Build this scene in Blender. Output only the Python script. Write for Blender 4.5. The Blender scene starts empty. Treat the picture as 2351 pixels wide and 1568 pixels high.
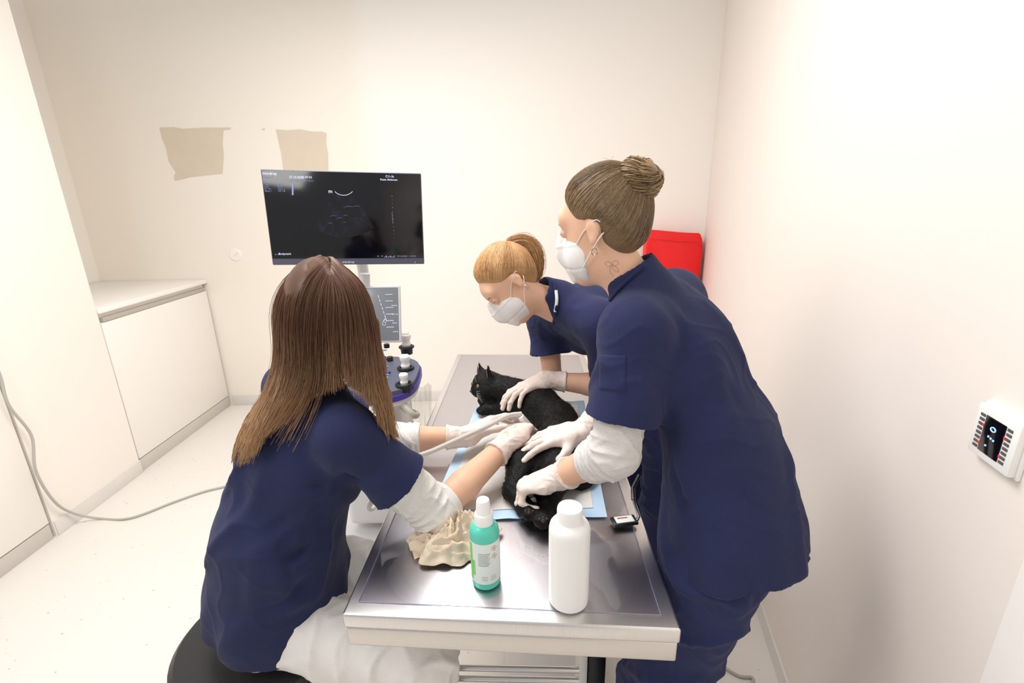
import bpy, bmesh, math, random
import numpy as np
from mathutils import Vector, Matrix, noise as mnoise
from mathutils.bvhtree import BVHTree
random.seed(7); rng = np.random.default_rng(7)
SC = bpy.context.scene; COL = SC.collection
def V(*a): return np.array(a, float)
def unit(v):
    v = np.asarray(v, float); return v/np.linalg.norm(v)
# ------------------------------------------------------------------ camera
FPX = 1090.0; CX, CY = 1175.5, 784.0; PITCH = math.radians(17.0); ROLL = .0224; HC = 1.60
CAMP = V(0, 0, HC)
FW = V(0, math.cos(PITCH), -math.sin(PITCH)); UP0 = V(0, math.sin(PITCH), math.cos(PITCH)); RT0 = V(1, 0, 0)
RT = unit(RT0-ROLL*UP0); UPV = unit(UP0+ROLL*RT0)
def rayd(u, v): return FW+RT*(u-CX)/FPX+UPV*(CY-v)/FPX
def W(u, v, x=None, y=None, z=None):
    d = rayd(u, v)
    if x is not None: t = x/d[0]
    elif y is not None: t = y/d[1]
    else: t = (z-HC)/d[2]
    return CAMP+d*t
def WP(u, v, p, n):
    d = rayd(u, v)
    return CAMP+d*(((p-CAMP)@n)/(d@n))
def proj(P):
    r = P-CAMP; dep = r@FW
    return np.stack([CX+FPX*(r@RT)/dep, CY-FPX*(r@UPV)/dep], -1)
cd = bpy.data.cameras.new('camera'); co = bpy.data.objects.new('camera', cd); COL.objects.link(co)
cd.sensor_width = 36; cd.lens = 36*FPX/2351; cd.clip_start = .02
co.matrix_world = Matrix(((RT[0], UPV[0], -FW[0], 0), (RT[1], UPV[1], -FW[1], 0), (RT[2], UPV[2], -FW[2], HC), (0, 0, 0, 1)))
SC.camera = co
SC.view_settings.view_transform = 'Standard'
# ------------------------------------------------------------------ materials
def lin(c):
    c = np.array(c, float)/255
    return tuple(np.where(c <= .04045, c/12.92, ((c+.055)/1.055)**2.4))+(1,)
def mat(name, rgb, rough=.5, metal=0., var=.06, vscale=6., bump=0., bscale=80., spec=.5, trans=0., emit=0., sheen=0., sss=0., attr=False, stretch=None):
    m = bpy.data.materials.new(name); m.use_nodes = True
    nt = m.node_tree; b = nt.nodes['Principled BSDF']; L = nt.links
    b.inputs['Roughness'].default_value = rough; b.inputs['Metallic'].default_value = metal
    b.inputs['Specular IOR Level'].default_value = spec
    c = lin(rgb)
    tc = nt.nodes.new('ShaderNodeTexCoord'); src = tc.outputs['Object']
    if stretch:
        mp = nt.nodes.new('ShaderNodeMapping'); mp.inputs['Scale'].default_value = stretch
        L.new(src, mp.inputs['Vector']); src = mp.outputs['Vector']
    nz = nt.nodes.new('ShaderNodeTexNoise'); nz.inputs['Scale'].default_value = vscale; nz.inputs['Detail'].default_value = 4
    L.new(src, nz.inputs['Vector'])
    mx = nt.nodes.new('ShaderNodeMix'); mx.data_type = 'RGBA'
    L.new(nz.outputs['Fac'], mx.inputs['Factor'])
    if attr:
        at = nt.nodes.new('ShaderNodeAttribute'); at.attribute_name = 'Col'
        mul = nt.nodes.new('ShaderNodeMix'); mul.data_type = 'RGBA'; mul.blend_type = 'MULTIPLY'; mul.inputs['Factor'].default_value = 1
        mx.inputs['A'].default_value = (1-var, 1-var, 1-var, 1); mx.inputs['B'].default_value = (1+var, 1+var, 1+var, 1)
        L.new(at.outputs['Color'], mul.inputs['A']); L.new(mx.outputs['Result'], mul.inputs['B'])
        L.new(mul.outputs['Result'], b.inputs['Base Color'])
    else:
        mx.inputs['A'].default_value = tuple(x*(1-var) for x in c[:3])+(1,)
        mx.inputs['B'].default_value = tuple(min(1, x*(1+var)) for x in c[:3])+(1,)
        L.new(mx.outputs['Result'], b.inputs['Base Color'])
    if bump:
        n2 = nt.nodes.new('ShaderNodeTexNoise'); n2.inputs['Scale'].default_value = bscale; n2.inputs['Detail'].default_value = 3
        L.new(src, n2.inputs['Vector'])
        bp = nt.nodes.new('ShaderNodeBump'); bp.inputs['Strength'].default_value = bump; bp.inputs['Distance'].default_value = .004
        L.new(n2.outputs['Fac'], bp.inputs['Height']); L.new(bp.outputs['Normal'], b.inputs['Normal'])
    if trans: b.inputs['Transmission Weight'].default_value = trans
    if sheen: b.inputs['Sheen Weight'].default_value = sheen
    if sss:
        b.inputs['Subsurface Weight'].default_value = sss; b.inputs['Subsurface Radius'].default_value = (.02, .008, .004); b.inputs['Subsurface Scale'].default_value = .5
    if emit:
        b.inputs['Emission Color'].default_value = c; b.inputs['Emission Strength'].default_value = emit
    return m
def clear_mat(name, rgb, lo, hi, rough=.05):
    m = bpy.data.materials.new(name); m.use_nodes = True; nt = m.node_tree; L = nt.links
    for n in list(nt.nodes):
        if n.type != 'OUTPUT_MATERIAL': nt.nodes.remove(n)
    out = nt.nodes['Material Output']
    tr = nt.nodes.new('ShaderNodeBsdfTransparent'); tr.inputs['Color'].default_value = lin(rgb)
    gl = nt.nodes.new('ShaderNodeBsdfGlossy'); gl.inputs['Roughness'].default_value = rough
    mx = nt.nodes.new('ShaderNodeMixShader'); lw = nt.nodes.new('ShaderNodeLayerWeight'); lw.inputs['Blend'].default_value = .35
    mr = nt.nodes.new('ShaderNodeMapRange'); mr.inputs['To Min'].default_value = lo; mr.inputs['To Max'].default_value = hi
    L.new(lw.outputs['Facing'], mr.inputs['Value'])
    nz = nt.nodes.new('ShaderNodeTexNoise'); nz.inputs['Scale'].default_value = 9
    bp = nt.nodes.new('ShaderNodeBump'); bp.inputs['Strength'].default_value = .08; bp.inputs['Distance'].default_value = .01
    L.new(nz.outputs['Fac'], bp.inputs['Height']); L.new(bp.outputs['Normal'], gl.inputs['Normal'])
    L.new(mr.outputs[0], mx.inputs['Fac']); L.new(tr.outputs[0], mx.inputs[1]); L.new(gl.outputs[0], mx.inputs[2]); L.new(mx.outputs[0], out.inputs['Surface'])
    return m
M = dict(
 wall=mat('wall_paint', (250, 246, 240), .7, var=.015, vscale=1.5, bump=.03, bscale=60),
 wall_l=mat('wall_paint_left', (248, 242, 234), .7, var=.015, vscale=1.5, bump=.03, bscale=60),
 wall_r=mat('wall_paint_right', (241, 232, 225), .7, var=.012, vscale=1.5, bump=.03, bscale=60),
 patch=mat('bare_plaster', (221, 207, 188), .9, var=.05, vscale=14, bump=.1, bscale=40),
 base=mat('baseboard_vinyl', (228, 225, 220), .5),
 cab=mat('cabinet_laminate', (247, 243, 237), .35, var=.01),
 cabg=mat('cabinet_plinth', (208, 203, 196), .45),
 alu=mat('brushed_aluminium', (188, 183, 176), .45, .25, var=.05, vscale=40, stretch=(1, 8, 8)),
 top=mat('worktop_laminate', (249, 246, 241), .3, var=.01),
 steel=mat('brushed_steel', (226, 222, 220), .29, 1., var=.06, vscale=30, bump=.02, bscale=120, stretch=(14, 1, 1)),
 steelb=mat('satin_steel', (218, 213, 208), .34, .95, var=.05, vscale=30, stretch=(2, 10, 10)),
 chrome=mat('chrome', (205, 205, 205), .15, 1.),
 navy=mat('navy_scrub_cotton', (41, 46, 80), .85, var=.12, vscale=9, bump=.2, bscale=420, spec=.15, sheen=.06),
 navy2=mat('navy_trouser_cotton', (43, 49, 86), .85, var=.12, vscale=9, bump=.2, bscale=420, spec=.15, sheen=.06),
 white=mat('white_cotton', (234, 231, 228), .9, var=.03, vscale=20, bump=.25, bscale=260, spec=.15),
 heather=mat('heather_white_knit', (216, 212, 209), .9, var=.16, vscale=90, bump=.3, bscale=260, spec=.15, stretch=(1, 1, 4)),
 skin=mat('skin', (229, 184, 155), .5, var=.10, vscale=22, bump=.06, bscale=240, sss=.12, spec=.35),
 glove=mat('latex_glove', (233, 217, 208), .5, var=.03, vscale=30, bump=.12, bscale=120, sss=.08),
 mask=mat('mask_fabric', (232, 229, 227), .85, var=.02, vscale=30, bump=.1, bscale=300, spec=.2),
 hair=mat('hair', (255, 255, 255), .42, var=.12, vscale=60, attr=True, spec=.35),
 black=mat('black_vinyl', (24, 24, 27), .42, var=.1, bump=.06, bscale=200),
 blackp=mat('black_plastic', (22, 23, 27), .35, var=.05),
 fur=mat('black_fur', (9, 8, 8), .62, var=.4, vscale=60, bump=.4, bscale=260, spec=.25),
 earpink=mat('cat_ear_skin', (96, 66, 64), .7),
 pads=mat('cat_pad_skin', (58, 44, 44), .6),
 yellow=mat('cat_iris', (190, 160, 60), .15),
 whisk=mat('whisker', (205, 202, 198), .5),
 eyew=mat('eye', (255, 255, 255), .35, var=.0, attr=True),
 turq=mat('turquoise_plastic', (92, 206, 186), .3, var=.03, sss=.08),
 labelw=mat('label_paper', (226, 236, 231), .5, var=.02),
 green=mat('label_green', (130, 210, 110), .5),
 print_=mat('label_print', (130, 145, 140), .6),
 redp=mat('hazard_red', (214, 80, 76), .5),
 whitep=mat('white_plastic', (244, 243, 241), .35, var=.01, sss=.05),
 paper=mat('brown_tissue', (224, 207, 186), .9, var=.06, vscale=20, bump=.15, bscale=180, spec=.2),
 padb=mat('pad_blue_film', (182, 208, 232), .6, var=.03, vscale=40),
 padw=mat('pad_fleece', (218, 214, 210), .85, var=.05, vscale=60, bump=.2, bscale=150),
 red=mat('red_vinyl', (236, 22, 26), .4, var=.05, vscale=5),
 mach=mat('machine_grey', (86, 90, 108), .42, var=.04),
 machl=mat('machine_white', (222, 222, 224), .4, var=.02),
 purple=mat('machine_purple', (70, 58, 150), .35, var=.05),
 screen=mat('screen_glass', (9, 9, 15), .12, var=.2, vscale=4),
 touch=mat('touch_screen', (122, 126, 132), .2, var=.15, vscale=5, emit=.18),
 glow=mat('screen_text', (205, 215, 240), .5, emit=.7),
 glowd=mat('screen_text_dim', (120, 132, 175), .5, emit=.4),
 echo=mat('screen_echo', (48, 58, 92), .5, emit=.25),
 bluel=mat('icon_blue', (150, 190, 255), .5, emit=1.0),
 redl=mat('icon_red', (255, 40, 40), .5, emit=1.0),
 slot=mat('button_grey', (92, 88, 88), .5),
 greyc=mat('grey_cable', (186, 182, 176), .5),
 probe=mat('probe_cable', (206, 203, 198), .4),
 clear=clear_mat('clear_vinyl', (246, 245, 249), .05, .5),
 bag=clear_mat('clear_bag', (238, 238, 238), .06, .5, .12),
 bluee=mat('mat_edge', (150, 148, 176), .2, var=.05),
 gold=mat('earring_metal', (190, 185, 175), .2, 1.),
 tie=mat('hair_tie', (240, 222, 190), .7),
 doorw=mat('door_paint', (250, 246, 242), .4, var=.01),
)
def wall_tint():      # older, yellower coat of paint on the left half of the back wall
    m = M['wall']; nt = m.node_tree; L = nt.links; b = nt.nodes['Principled BSDF']
    ge = nt.nodes.new('ShaderNodeNewGeometry'); sx = nt.nodes.new('ShaderNodeSeparateXYZ'); L.new(ge.outputs['Position'], sx.inputs[0])
    nz = nt.nodes.new('ShaderNodeTexNoise'); nz.inputs['Scale'].default_value = 2.5; L.new(ge.outputs['Position'], nz.inputs['Vector'])
    ad = nt.nodes.new('ShaderNodeMath'); ad.operation = 'MULTIPLY_ADD'; ad.inputs[1].default_value = .2; L.new(nz.outputs['Fac'], ad.inputs[0]); L.new(sx.outputs['X'], ad.inputs[2])
    mr = nt.nodes.new('ShaderNodeMapRange'); mr.interpolation_type = 'SMOOTHSTEP'; mr.inputs['From Min'].default_value = -1.02; mr.inputs['From Max'].default_value = -.78
    L.new(ad.outputs[0], mr.inputs['Value'])
    mx = nt.nodes.new('ShaderNodeMix'); mx.data_type = 'RGBA'; mx.inputs['A'].default_value = lin((246, 239, 228)); mx.inputs['B'].default_value = lin((250, 245, 238))
    L.new(mr.outputs[0], mx.inputs['Factor']); L.new(mx.outputs['Result'], b.inputs['Base Color'])
wall_tint()
def us_mat():
    m = bpy.data.materials.new('ultrasound_image'); m.use_nodes = True; nt = m.node_tree; L = nt.links; b = nt.nodes['Principled BSDF']
    tc = nt.nodes.new('ShaderNodeTexCoord'); nz = nt.nodes.new('ShaderNodeTexNoise'); nz.inputs['Scale'].default_value = 30; nz.inputs['Detail'].default_value = 6
    L.new(tc.outputs['Object'], nz.inputs['Vector'])
    cr = nt.nodes.new('ShaderNodeValToRGB'); cr.color_ramp.elements[0].position = .52; cr.color_ramp.elements[0].color = (.003, .003, .006, 1)
    cr.color_ramp.elements[1].position = .9; cr.color_ramp.elements[1].color = (.014, .019, .042, 1)
    L.new(nz.outputs['Fac'], cr.inputs['Fac']); L.new(cr.outputs['Color'], b.inputs['Base Color']); L.new(cr.outputs['Color'], b.inputs['Emission Color'])
    b.inputs['Emission Strength'].default_value = .35; b.inputs['Roughness'].default_value = .12
    return m
M['us'] = us_mat()
def floor_mat():
    m = bpy.data.materials.new('speckled_vinyl'); m.use_nodes = True; nt = m.node_tree; L = nt.links; b = nt.nodes['Principled BSDF']
    tc = nt.nodes.new('ShaderNodeTexCoord')
    vo = nt.nodes.new('ShaderNodeTexVoronoi'); vo.inputs['Scale'].default_value = 26
    L.new(tc.outputs['Object'], vo.inputs['Vector'])
    nz = nt.nodes.new('ShaderNodeTexNoise'); nz.inputs['Scale'].default_value = 60; L.new(tc.outputs['Object'], nz.inputs['Vector'])
    ad = nt.nodes.new('ShaderNodeMath'); ad.operation = 'MULTIPLY_ADD'; ad.inputs[1].default_value = .35; L.new(nz.outputs['Fac'], ad.inputs[0]); L.new(vo.outputs['Distance'], ad.inputs[2])
    cr = nt.nodes.new('ShaderNodeValToRGB'); cr.color_ramp.interpolation = 'LINEAR'
    cr.color_ramp.elements[0].position = .21; cr.color_ramp.elements[0].color = lin((176, 170, 164))
    cr.color_ramp.elements[1].position = .255; cr.color_ramp.elements[1].color = lin((235, 230, 224))
    L.new(ad.outputs[0], cr.inputs['Fac']); L.new(cr.outputs['Color'], b.inputs['Base Color']); b.inputs['Roughness'].default_value = .42
    return m
M['floor'] = floor_mat()
# ------------------------------------------------------------------ object helpers
def root_loc(p):
    while p.parent: p = p.parent
    return np.array(p.location)
def mk(name, verts, faces, m, parent=None, smooth=False, sharp=None, col=None):
    verts = np.asarray(verts, float)
    if parent is not None: off = root_loc(parent)
    else:
        lo, hi = verts.min(0), verts.max(0); off = V((lo[0]+hi[0])/2, (lo[1]+hi[1])/2, lo[2])
    me = bpy.data.meshes.new(name)
    me.from_pydata((verts-off).tolist(), [], faces.tolist() if isinstance(faces, np.ndarray) else faces)
    if smooth or sharp is not None:
        me.polygons.foreach_set('use_smooth', np.ones(len(me.polygons), bool))
        if sharp is not None: me.set_sharp_from_angle(angle=math.radians(sharp))
    if col is not None:
        ca = me.color_attributes.new('Col', 'FLOAT_COLOR', 'POINT')
        c4 = np.ones((len(verts), 4), np.float32); c4[:, :3] = col; ca.data.foreach_set('color', c4.ravel())
    me.update()
    o = bpy.data.objects.new(name, me); COL.objects.link(o); me.materials.append(m)
    if parent is not None: o.parent = parent
    else: o.location = off
    return o
def tag(o, label, cat, group=None):
    o['label'] = label; o['category'] = cat
    if group: o['group'] = group
    return o
def thing(name, label, cat, loc, group=None):
    o = bpy.data.objects.new(name, None); COL.objects.link(o); o.location = tuple(loc); o.empty_display_size = .05
    return tag(o, label, cat, group)
def catmull(P, n=8):
    P = np.asarray(P, float); Q = np.vstack([2*P[0]-P[1], P, 2*P[-1]-P[-2]]); out = []
    for i in range(1, len(Q)-2):
        p0, p1, p2, p3 = Q[i-1], Q[i], Q[i+1], Q[i+2]
        for t in np.linspace(0, 1, n, endpoint=False):
            out.append(.5*((2*p1)+(-p0+p2)*t+(2*p0-5*p1+4*p2-p3)*t*t+(-p0+3*p1-3*p2+p3)*t**3))
    out.append(P[-1]); return np.array(out)
def tube_arr(P, r, n=8):
    P = np.asarray(P, float); m = len(P); r = np.broadcast_to(np.asarray(r, float), (m,))
    T = np.gradient(P, axis=0); T /= np.linalg.norm(T, axis=1)[:, None]+1e-12
    a = V(0, 0, 1) if abs(T[0][2]) < .9 else V(1, 0, 0)
    N = np.cross(T[0], a); N /= np.linalg.norm(N); ang = np.arange(n)*2*math.pi/n; vs = []
    for i in range(m):
        N = N-T[i]*(N@T[i]); N /= np.linalg.norm(N)+1e-12; B = np.cross(T[i], N)
        vs.append(P[i]+r[i]*(np.cos(ang)[:, None]*N+np.sin(ang)[:, None]*B))
    fs = []
    for i in range(m-1):
        for j in range(n):
            k = (j+1) % n; fs.append((i*n+j, i*n+k, (i+1)*n+k, (i+1)*n+j))
    fs.append(tuple(range(n))[::-1]); fs.append(tuple((m-1)*n+j for j in range(n)))
    return np.vstack(vs), fs
class MB:
    def __init__(s): s.v = []; s.f = []; s.n = 0
    def add(s, v, f):
        v = np.asarray(v, float); s.v.append(v); s.f += [tuple(int(i)+s.n for i in q) for q in f]; s.n += len(v); return s
    def bm(s, bm, R=None, c=(0, 0, 0)):
        bm.verts.ensure_lookup_table(); bm.verts.index_update()
        v = np.array([x.co[:] for x in bm.verts]); 
        if R is not None: v = v@np.asarray(R)
        s.add(v+np.asarray(c), [[x.index for x in f.verts] for f in bm.faces]); bm.free(); return s
    def box(s, c, size, R=None, bev=.003, seg=2):   # R rows = local axes in world
        bm = bmesh.new(); bmesh.ops.create_cube(bm, size=1)
        bmesh.ops.scale(bm, vec=size, verts=bm.verts)
        if bev: bmesh.ops.bevel(bm, geom=list(bm.edges), offset=min(bev, min(size)*.45), segments=seg, profile=.5, affect='EDGES')
        return s.bm(bm, R, c)
    def box2(s, lo, hi, bev=.003, seg=2):
        lo, hi = np.array(lo, float), np.array(hi, float); return s.box((lo+hi)/2, tuple(hi-lo), None, bev, seg)
    def tube(s, P, r, n=10): v, f = tube_arr(P, r, n); return s.add(v, f)
    def lathe(s, prof, c, n=36, axis=None):
        ang = np.arange(n)*2*math.pi/n; vs = []
        if axis is None: X, Y, Z = V(1, 0, 0), V(0, 1, 0), V(0, 0, 1)
        else:
            Z = unit(axis); X = unit(np.cross(Z, V(0, 0, 1) if abs(Z[2]) < .9 else V(1, 0, 0))); Y = np.cross(Z, X)
        for (r, z) in prof: vs.append(np.asarray(c)+Z*z+r*(np.cos(ang)[:, None]*X+np.sin(ang)[:, None]*Y))
        fs = []; m = len(prof)
        for i in range(m-1):
            for j in range(n):
                k = (j+1) % n; fs.append((i*n+j, i*n+k, (i+1)*n+k, (i+1)*n+j))
        fs.append(tuple(range(n))[::-1]); fs.append(tuple((m-1)*n+j for j in range(n)))
        return s.add(np.vstack(vs), fs)
    def sph(s, c, r, R=None, nu=20, nv=12):
        bm = bmesh.new(); bmesh.ops.create_uvsphere(bm, u_segments=nu, v_segments=nv, radius=1)
        bmesh.ops.scale(bm, vec=tuple(np.broadcast_to(np.asarray(r, float), (3,))), verts=bm.verts); return s.bm(bm, R, c)
    def prism(s, poly, d):      # polygon (n,3) extruded by vector d
        P = np.asarray(poly, float); n = len(P)
        return s.add(np.vstack([P, P+np.asarray(d)]), [tuple(range(n))[::-1], tuple(range(n, 2*n))]+[(i, (i+1) % n, n+(i+1) % n, n+i) for i in range(n)])
    def build(s, name, m, parent=None, sharp=35, **k): return mk(name, np.vstack(s.v), s.f, m, parent, sharp=sharp, **k)
def struct(o):
    o['kind'] = 'structure'; return o
def text(s, size, org, ex, ey, m, parent, name='screen_text', align='LEFT', lift=0.):
    cu = bpy.data.curves.new('t', 'FONT'); cu.body = s; cu.size = size; cu.align_x = align; cu.resolution_u = 2
    ob = bpy.data.objects.new('t', cu); me = bpy.data.meshes.new_from_object(ob)
    v = np.array([x.co[:] for x in me.vertices]); f = [tuple(p.vertices) for p in me.polygons]
    bpy.data.objects.remove(ob)
    if len(v) == 0: return None
    ex, ey = unit(ex), unit(ey); w = np.asarray(org)+v[:, :1]*ex+v[:, 1:2]*ey
    return mk(name, w, f, m, parent)
# ------------------------------------------------------------------ SDF modelling
def smin(a, b, k):
    if k <= 0: return np.minimum(a, b)
    h = np.maximum(k-np.abs(a-b), 0)/k
    return np.minimum(a, b)-h*h*(k*.25)
class Fd:
    def __init__(s, lo, hi, h):
        s.lo = np.array(lo, float); s.h = h; s.n = np.ceil((np.array(hi, float)-s.lo)/h).astype(int)+1
        s.d = np.full(s.n, .5, np.float32)
    def put(s, fn, lo, hi, k, op):
        pad = k+4*s.h
        a = np.clip(np.floor((np.asarray(lo)-pad-s.lo)/s.h).astype(int), 0, s.n-1); b = np.clip(np.ceil((np.asarray(hi)+pad-s.lo)/s.h).astype(int)+1, 1, s.n)
        if np.any(b <= a): return s
        sl = tuple(slice(int(a[i]), int(b[i])) for i in range(3))
        ax = [(s.lo[i]+s.h*np.arange(a[i], b[i])).astype(np.float32) for i in range(3)]
        v = fn(ax[0][:, None, None], ax[1][None, :, None], ax[2][None, None, :]).astype(np.float32)
        D = s.d[sl]
        s.d[sl] = smin(D, v, k) if op == '+' else -smin(-D, v, k)
        return s
    def bone(s, a, b, ra, rb, k=.02, n=None, q=1., op='+', capa=False, capb=False):
        a = np.asarray(a, float); b = np.asarray(b, float); ba = b-a; L2 = float(ba@ba)+1e-12; L = math.sqrt(L2)
        R = max(ra, rb)*max(1, q); A = [float(x) for x in a]; D = [float(x) for x in ba]
        if n is not None:
            n = np.asarray(n, float); n = n-ba*(n@ba)/L2; n = unit(n); Nn = [float(x) for x in n]
        def fn(X, Y, Z):
            x, y, z = X-A[0], Y-A[1], Z-A[2]
            pr = (x*D[0]+y*D[1]+z*D[2])/L2; t = np.clip(pr, 0, 1)
            vx, vy, vz = x-t*D[0], y-t*D[1], z-t*D[2]; r = ra+(rb-ra)*t; q2 = vx*vx+vy*vy+vz*vz
            if n is None: d = np.sqrt(q2)-r
            else:
                vn = vx*Nn[0]+vy*Nn[1]+vz*Nn[2]; q2 = np.maximum(q2-vn*vn, 0)
                Lq = np.sqrt(q2+(vn/q)**2)+1e-9; k1 = np.sqrt(q2+(vn/(q*q))**2)+1e-9; d = Lq*(Lq-r)/k1
            if capb: d = np.maximum(d, (pr-1)*L)
            if capa: d = np.maximum(d, -pr*L)
            return d
        return s.put(fn, np.minimum(a, b)-R, np.maximum(a, b)+R, k, op)
    def ell(s, c, r, A=None, k=.02, op='+'):
        c = np.asarray(c, float); r = np.broadcast_to(np.asarray(r, float), (3,)); A = np.eye(3) if A is None else np.asarray(A)
        cc = [float(x) for x in c]; R = float(r.max())
        def fn(X, Y, Z):
            x, y, z = X-cc[0], Y-cc[1], Z-cc[2]; k0 = 0; k1 = 0
            for i in range(3):
                p = x*float(A[i][0])+y*float(A[i][1])+z*float(A[i][2]); k0 = k0+(p/float(r[i]))**2; k1 = k1+(p/float(r[i])**2)**2
            k0 = np.sqrt(k0); k1 = np.sqrt(k1)+1e-9
            return k0*(k0-1)/k1
        return s.put(fn, c-R, c+R, k, op)
    def plane(s, p, n):
        p = np.asarray(p, float); n = unit(n)
        ax = [(s.lo[i]+s.h*np.arange(s.n[i])-p[i])*n[i] for i in range(3)]
        return (ax[0][:, None, None]+ax[1][None, :, None]+ax[2][None, None, :]).astype(np.float32)
    def cut(s, p, n, k=0.):           # remove the side n points to
        s.d = -smin(-s.d, -s.plane(p, n), k); return s
    def taper(s, p, n, h0, amt):      # let the surface sink in towards the plane (n points to the kept side)
        s.d = s.d+amt*np.clip((h0-s.plane(p, n))/h0, 0, 2.5)**1.3; return s
    def net(s, sm=2):
        d = s.d; d[0] = d[-1] = .5; d[:, 0] = d[:, -1] = .5; d[:, :, 0] = d[:, :, -1] = .5
        S = d < 0; c = np.zeros(tuple(x-1 for x in d.shape), np.uint8)
        n0, n1, n2 = d.shape; offs = [(i, j, k) for i in (0, 1) for j in (0, 1) for k in (0, 1)]
        for (i, j, k) in offs: c += S[i:n0-1+i, j:n1-1+j, k:n2-1+k]
        act = (c > 0) & (c < 8); idx = np.argwhere(act); acc = np.zeros((len(idx), 3)); cnt = np.zeros(len(idx))
        cv = {o: d[idx[:, 0]+o[0], idx[:, 1]+o[1], idx[:, 2]+o[2]] for o in offs}
        for o in offs:
            for ax in range(3):
                if o[ax] == 0:
                    o2 = list(o); o2[ax] = 1; o2 = tuple(o2); da, db = cv[o], cv[o2]; m = (da < 0) != (db < 0)
                    t = np.where(m, da/np.where(m, da-db, 1), 0); p = np.array(o, float)[None].repeat(len(idx), 0); p[:, ax] = t
                    acc[m] += p[m]; cnt[m] += 1
        v = s.lo+s.h*(idx+acc/np.maximum(cnt, 1)[:, None])
        vid = np.full(c.shape, -1, np.int64); vid[act] = np.arange(len(idx)); fs = []
        for ax in range(3):
            b, e = (ax+1) % 3, (ax+2) % 3
            lo_ = [slice(None)]*3; hi_ = [slice(None)]*3; lo_[ax] = slice(0, -1); hi_[ax] = slice(1, None)
            A0, A1 = S[tuple(lo_)], S[tuple(hi_)]
            for flip, mask in ((False, A0 & ~A1), (True, ~A0 & A1)):
                q = np.argwhere(mask)
                if len(q) == 0: continue
                q = q[(q[:, b] > 0) & (q[:, e] > 0)]
                def g(db, de):
                    r = q.copy(); r[:, b] += db; r[:, e] += de; return vid[r[:, 0], r[:, 1], r[:, 2]]
                f4 = np.stack([g(-1, -1), g(0, -1), g(0, 0), g(-1, 0)], 1)
                fs.append(f4[:, ::-1] if flip else f4)
        f = np.vstack(fs); f = f[(f >= 0).all(1)]
        for _ in range(sm): v = lap(v, f, .5)
        return v, f
def lap(v, f, w):
    e = np.vstack([f[:, [0, 1]], f[:, [1, 2]], f[:, [2, 3]], f[:, [3, 0]]]); n = len(v)
    c = np.bincount(e[:, 0], minlength=n)+np.bincount(e[:, 1], minlength=n); out = np.empty_like(v)
    for i in range(3): out[:, i] = (np.bincount(e[:, 0], v[e[:, 1], i], n)+np.bincount(e[:, 1], v[e[:, 0], i], n))/np.maximum(c, 1)
    return v+(out-v)*w
def normals(v, f):
    cr = np.cross(v[f[:, 2]]-v[f[:, 0]], v[f[:, 3]]-v[f[:, 1]]); n = np.zeros_like(v)
    for j in range(4):
        for i in range(3): n[:, i] += np.bincount(f[:, j], cr[:, i], len(v))
    return n/(np.linalg.norm(n, axis=1)[:, None]+1e-12)
def wob(v, amp, freq, seed):
    r = np.random.default_rng(seed); o = np.zeros(len(v)); w = v.copy()
    w = w+.02*np.sin(v[:, [1, 2, 0]]*freq*.7+seed)
    for i in range(7):
        k = unit(r.normal(size=3))*freq*(.6+.9*r.random()); o += np.sin(w@k+r.random()*6.28)
    return amp*o/2.6
def ridge(v, amp, freq, seed):      # sharper cloth creases: crests of a warped sine field
    o = wob(v, 1., freq, seed); return amp*(np.exp(-(o/.34)**2)-.3)
def folds(v, L):
    o = np.zeros(len(v))
    for a, b, wd, dp in L:
        a = np.asarray(a); b = np.asarray(b); ba = b-a; t = np.clip(((v-a)@ba)/(ba@ba), 0, 1)
        pp = a+t[:, None]*ba; side = unit(np.cross(ba, CAMP-(a+b)/2)); bow = .012*np.sin(t*math.pi)[:, None]*side
        ds = np.linalg.norm(v-pp-bow, axis=1); sg = ((v-pp-bow)@side)/wd
        o += dp*np.exp(-(ds/wd)**2)*(1-.5*np.abs(2*t-1))-.6*dp*np.exp(-(sg-1.7)**2)*np.exp(-(ds/(wd*3))**2)*(1-.5*np.abs(2*t-1))
    return o
def bvh_of(v, f): return BVHTree.FromPolygons(v.tolist(), f.tolist())
def cast(u, v, trees):
    d = rayd(u, v); best = None
    for t in trees:
        h = t.ray_cast(Vector(CAMP), Vector(unit(d)))
        if h[0] is not None and (best is None or h[3] < best[2]): best = (np.array(h[0]), np.array(h[1]), h[3])
    if best is None: return None
    n = best[1]; n = n if n@(CAMP-best[0]) > 0 else -n
    return best[0], n
def pocket(name, tree, m, parent, q, off=.003, n=22):      # stitched-on cloth pocket following the garment surface
    q = np.asarray(q, float); vs = []
    for j in range(n+1):
        for i in range(n+1):
            s, r = i/n, j/n; p = (1-r)*((1-s)*q[0]+s*q[1])+r*((1-s)*q[3]+s*q[2]); h = cast(p[0], p[1], [tree])
            if h is None: return None
            e = min(i, j, n-i, n-j); vs.append(h[0]+h[1]*(off if e > 1 else (off*.75 if e == 1 else -.0015)))
    vs = np.array(vs); fs = np.array([(j*(n+1)+i, (j+1)*(n+1)+i, (j+1)*(n+1)+i+1, j*(n+1)+i+1) for j in range(n) for i in range(n)])
    return mk(name, vs, fs, m, parent, smooth=True)
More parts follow.
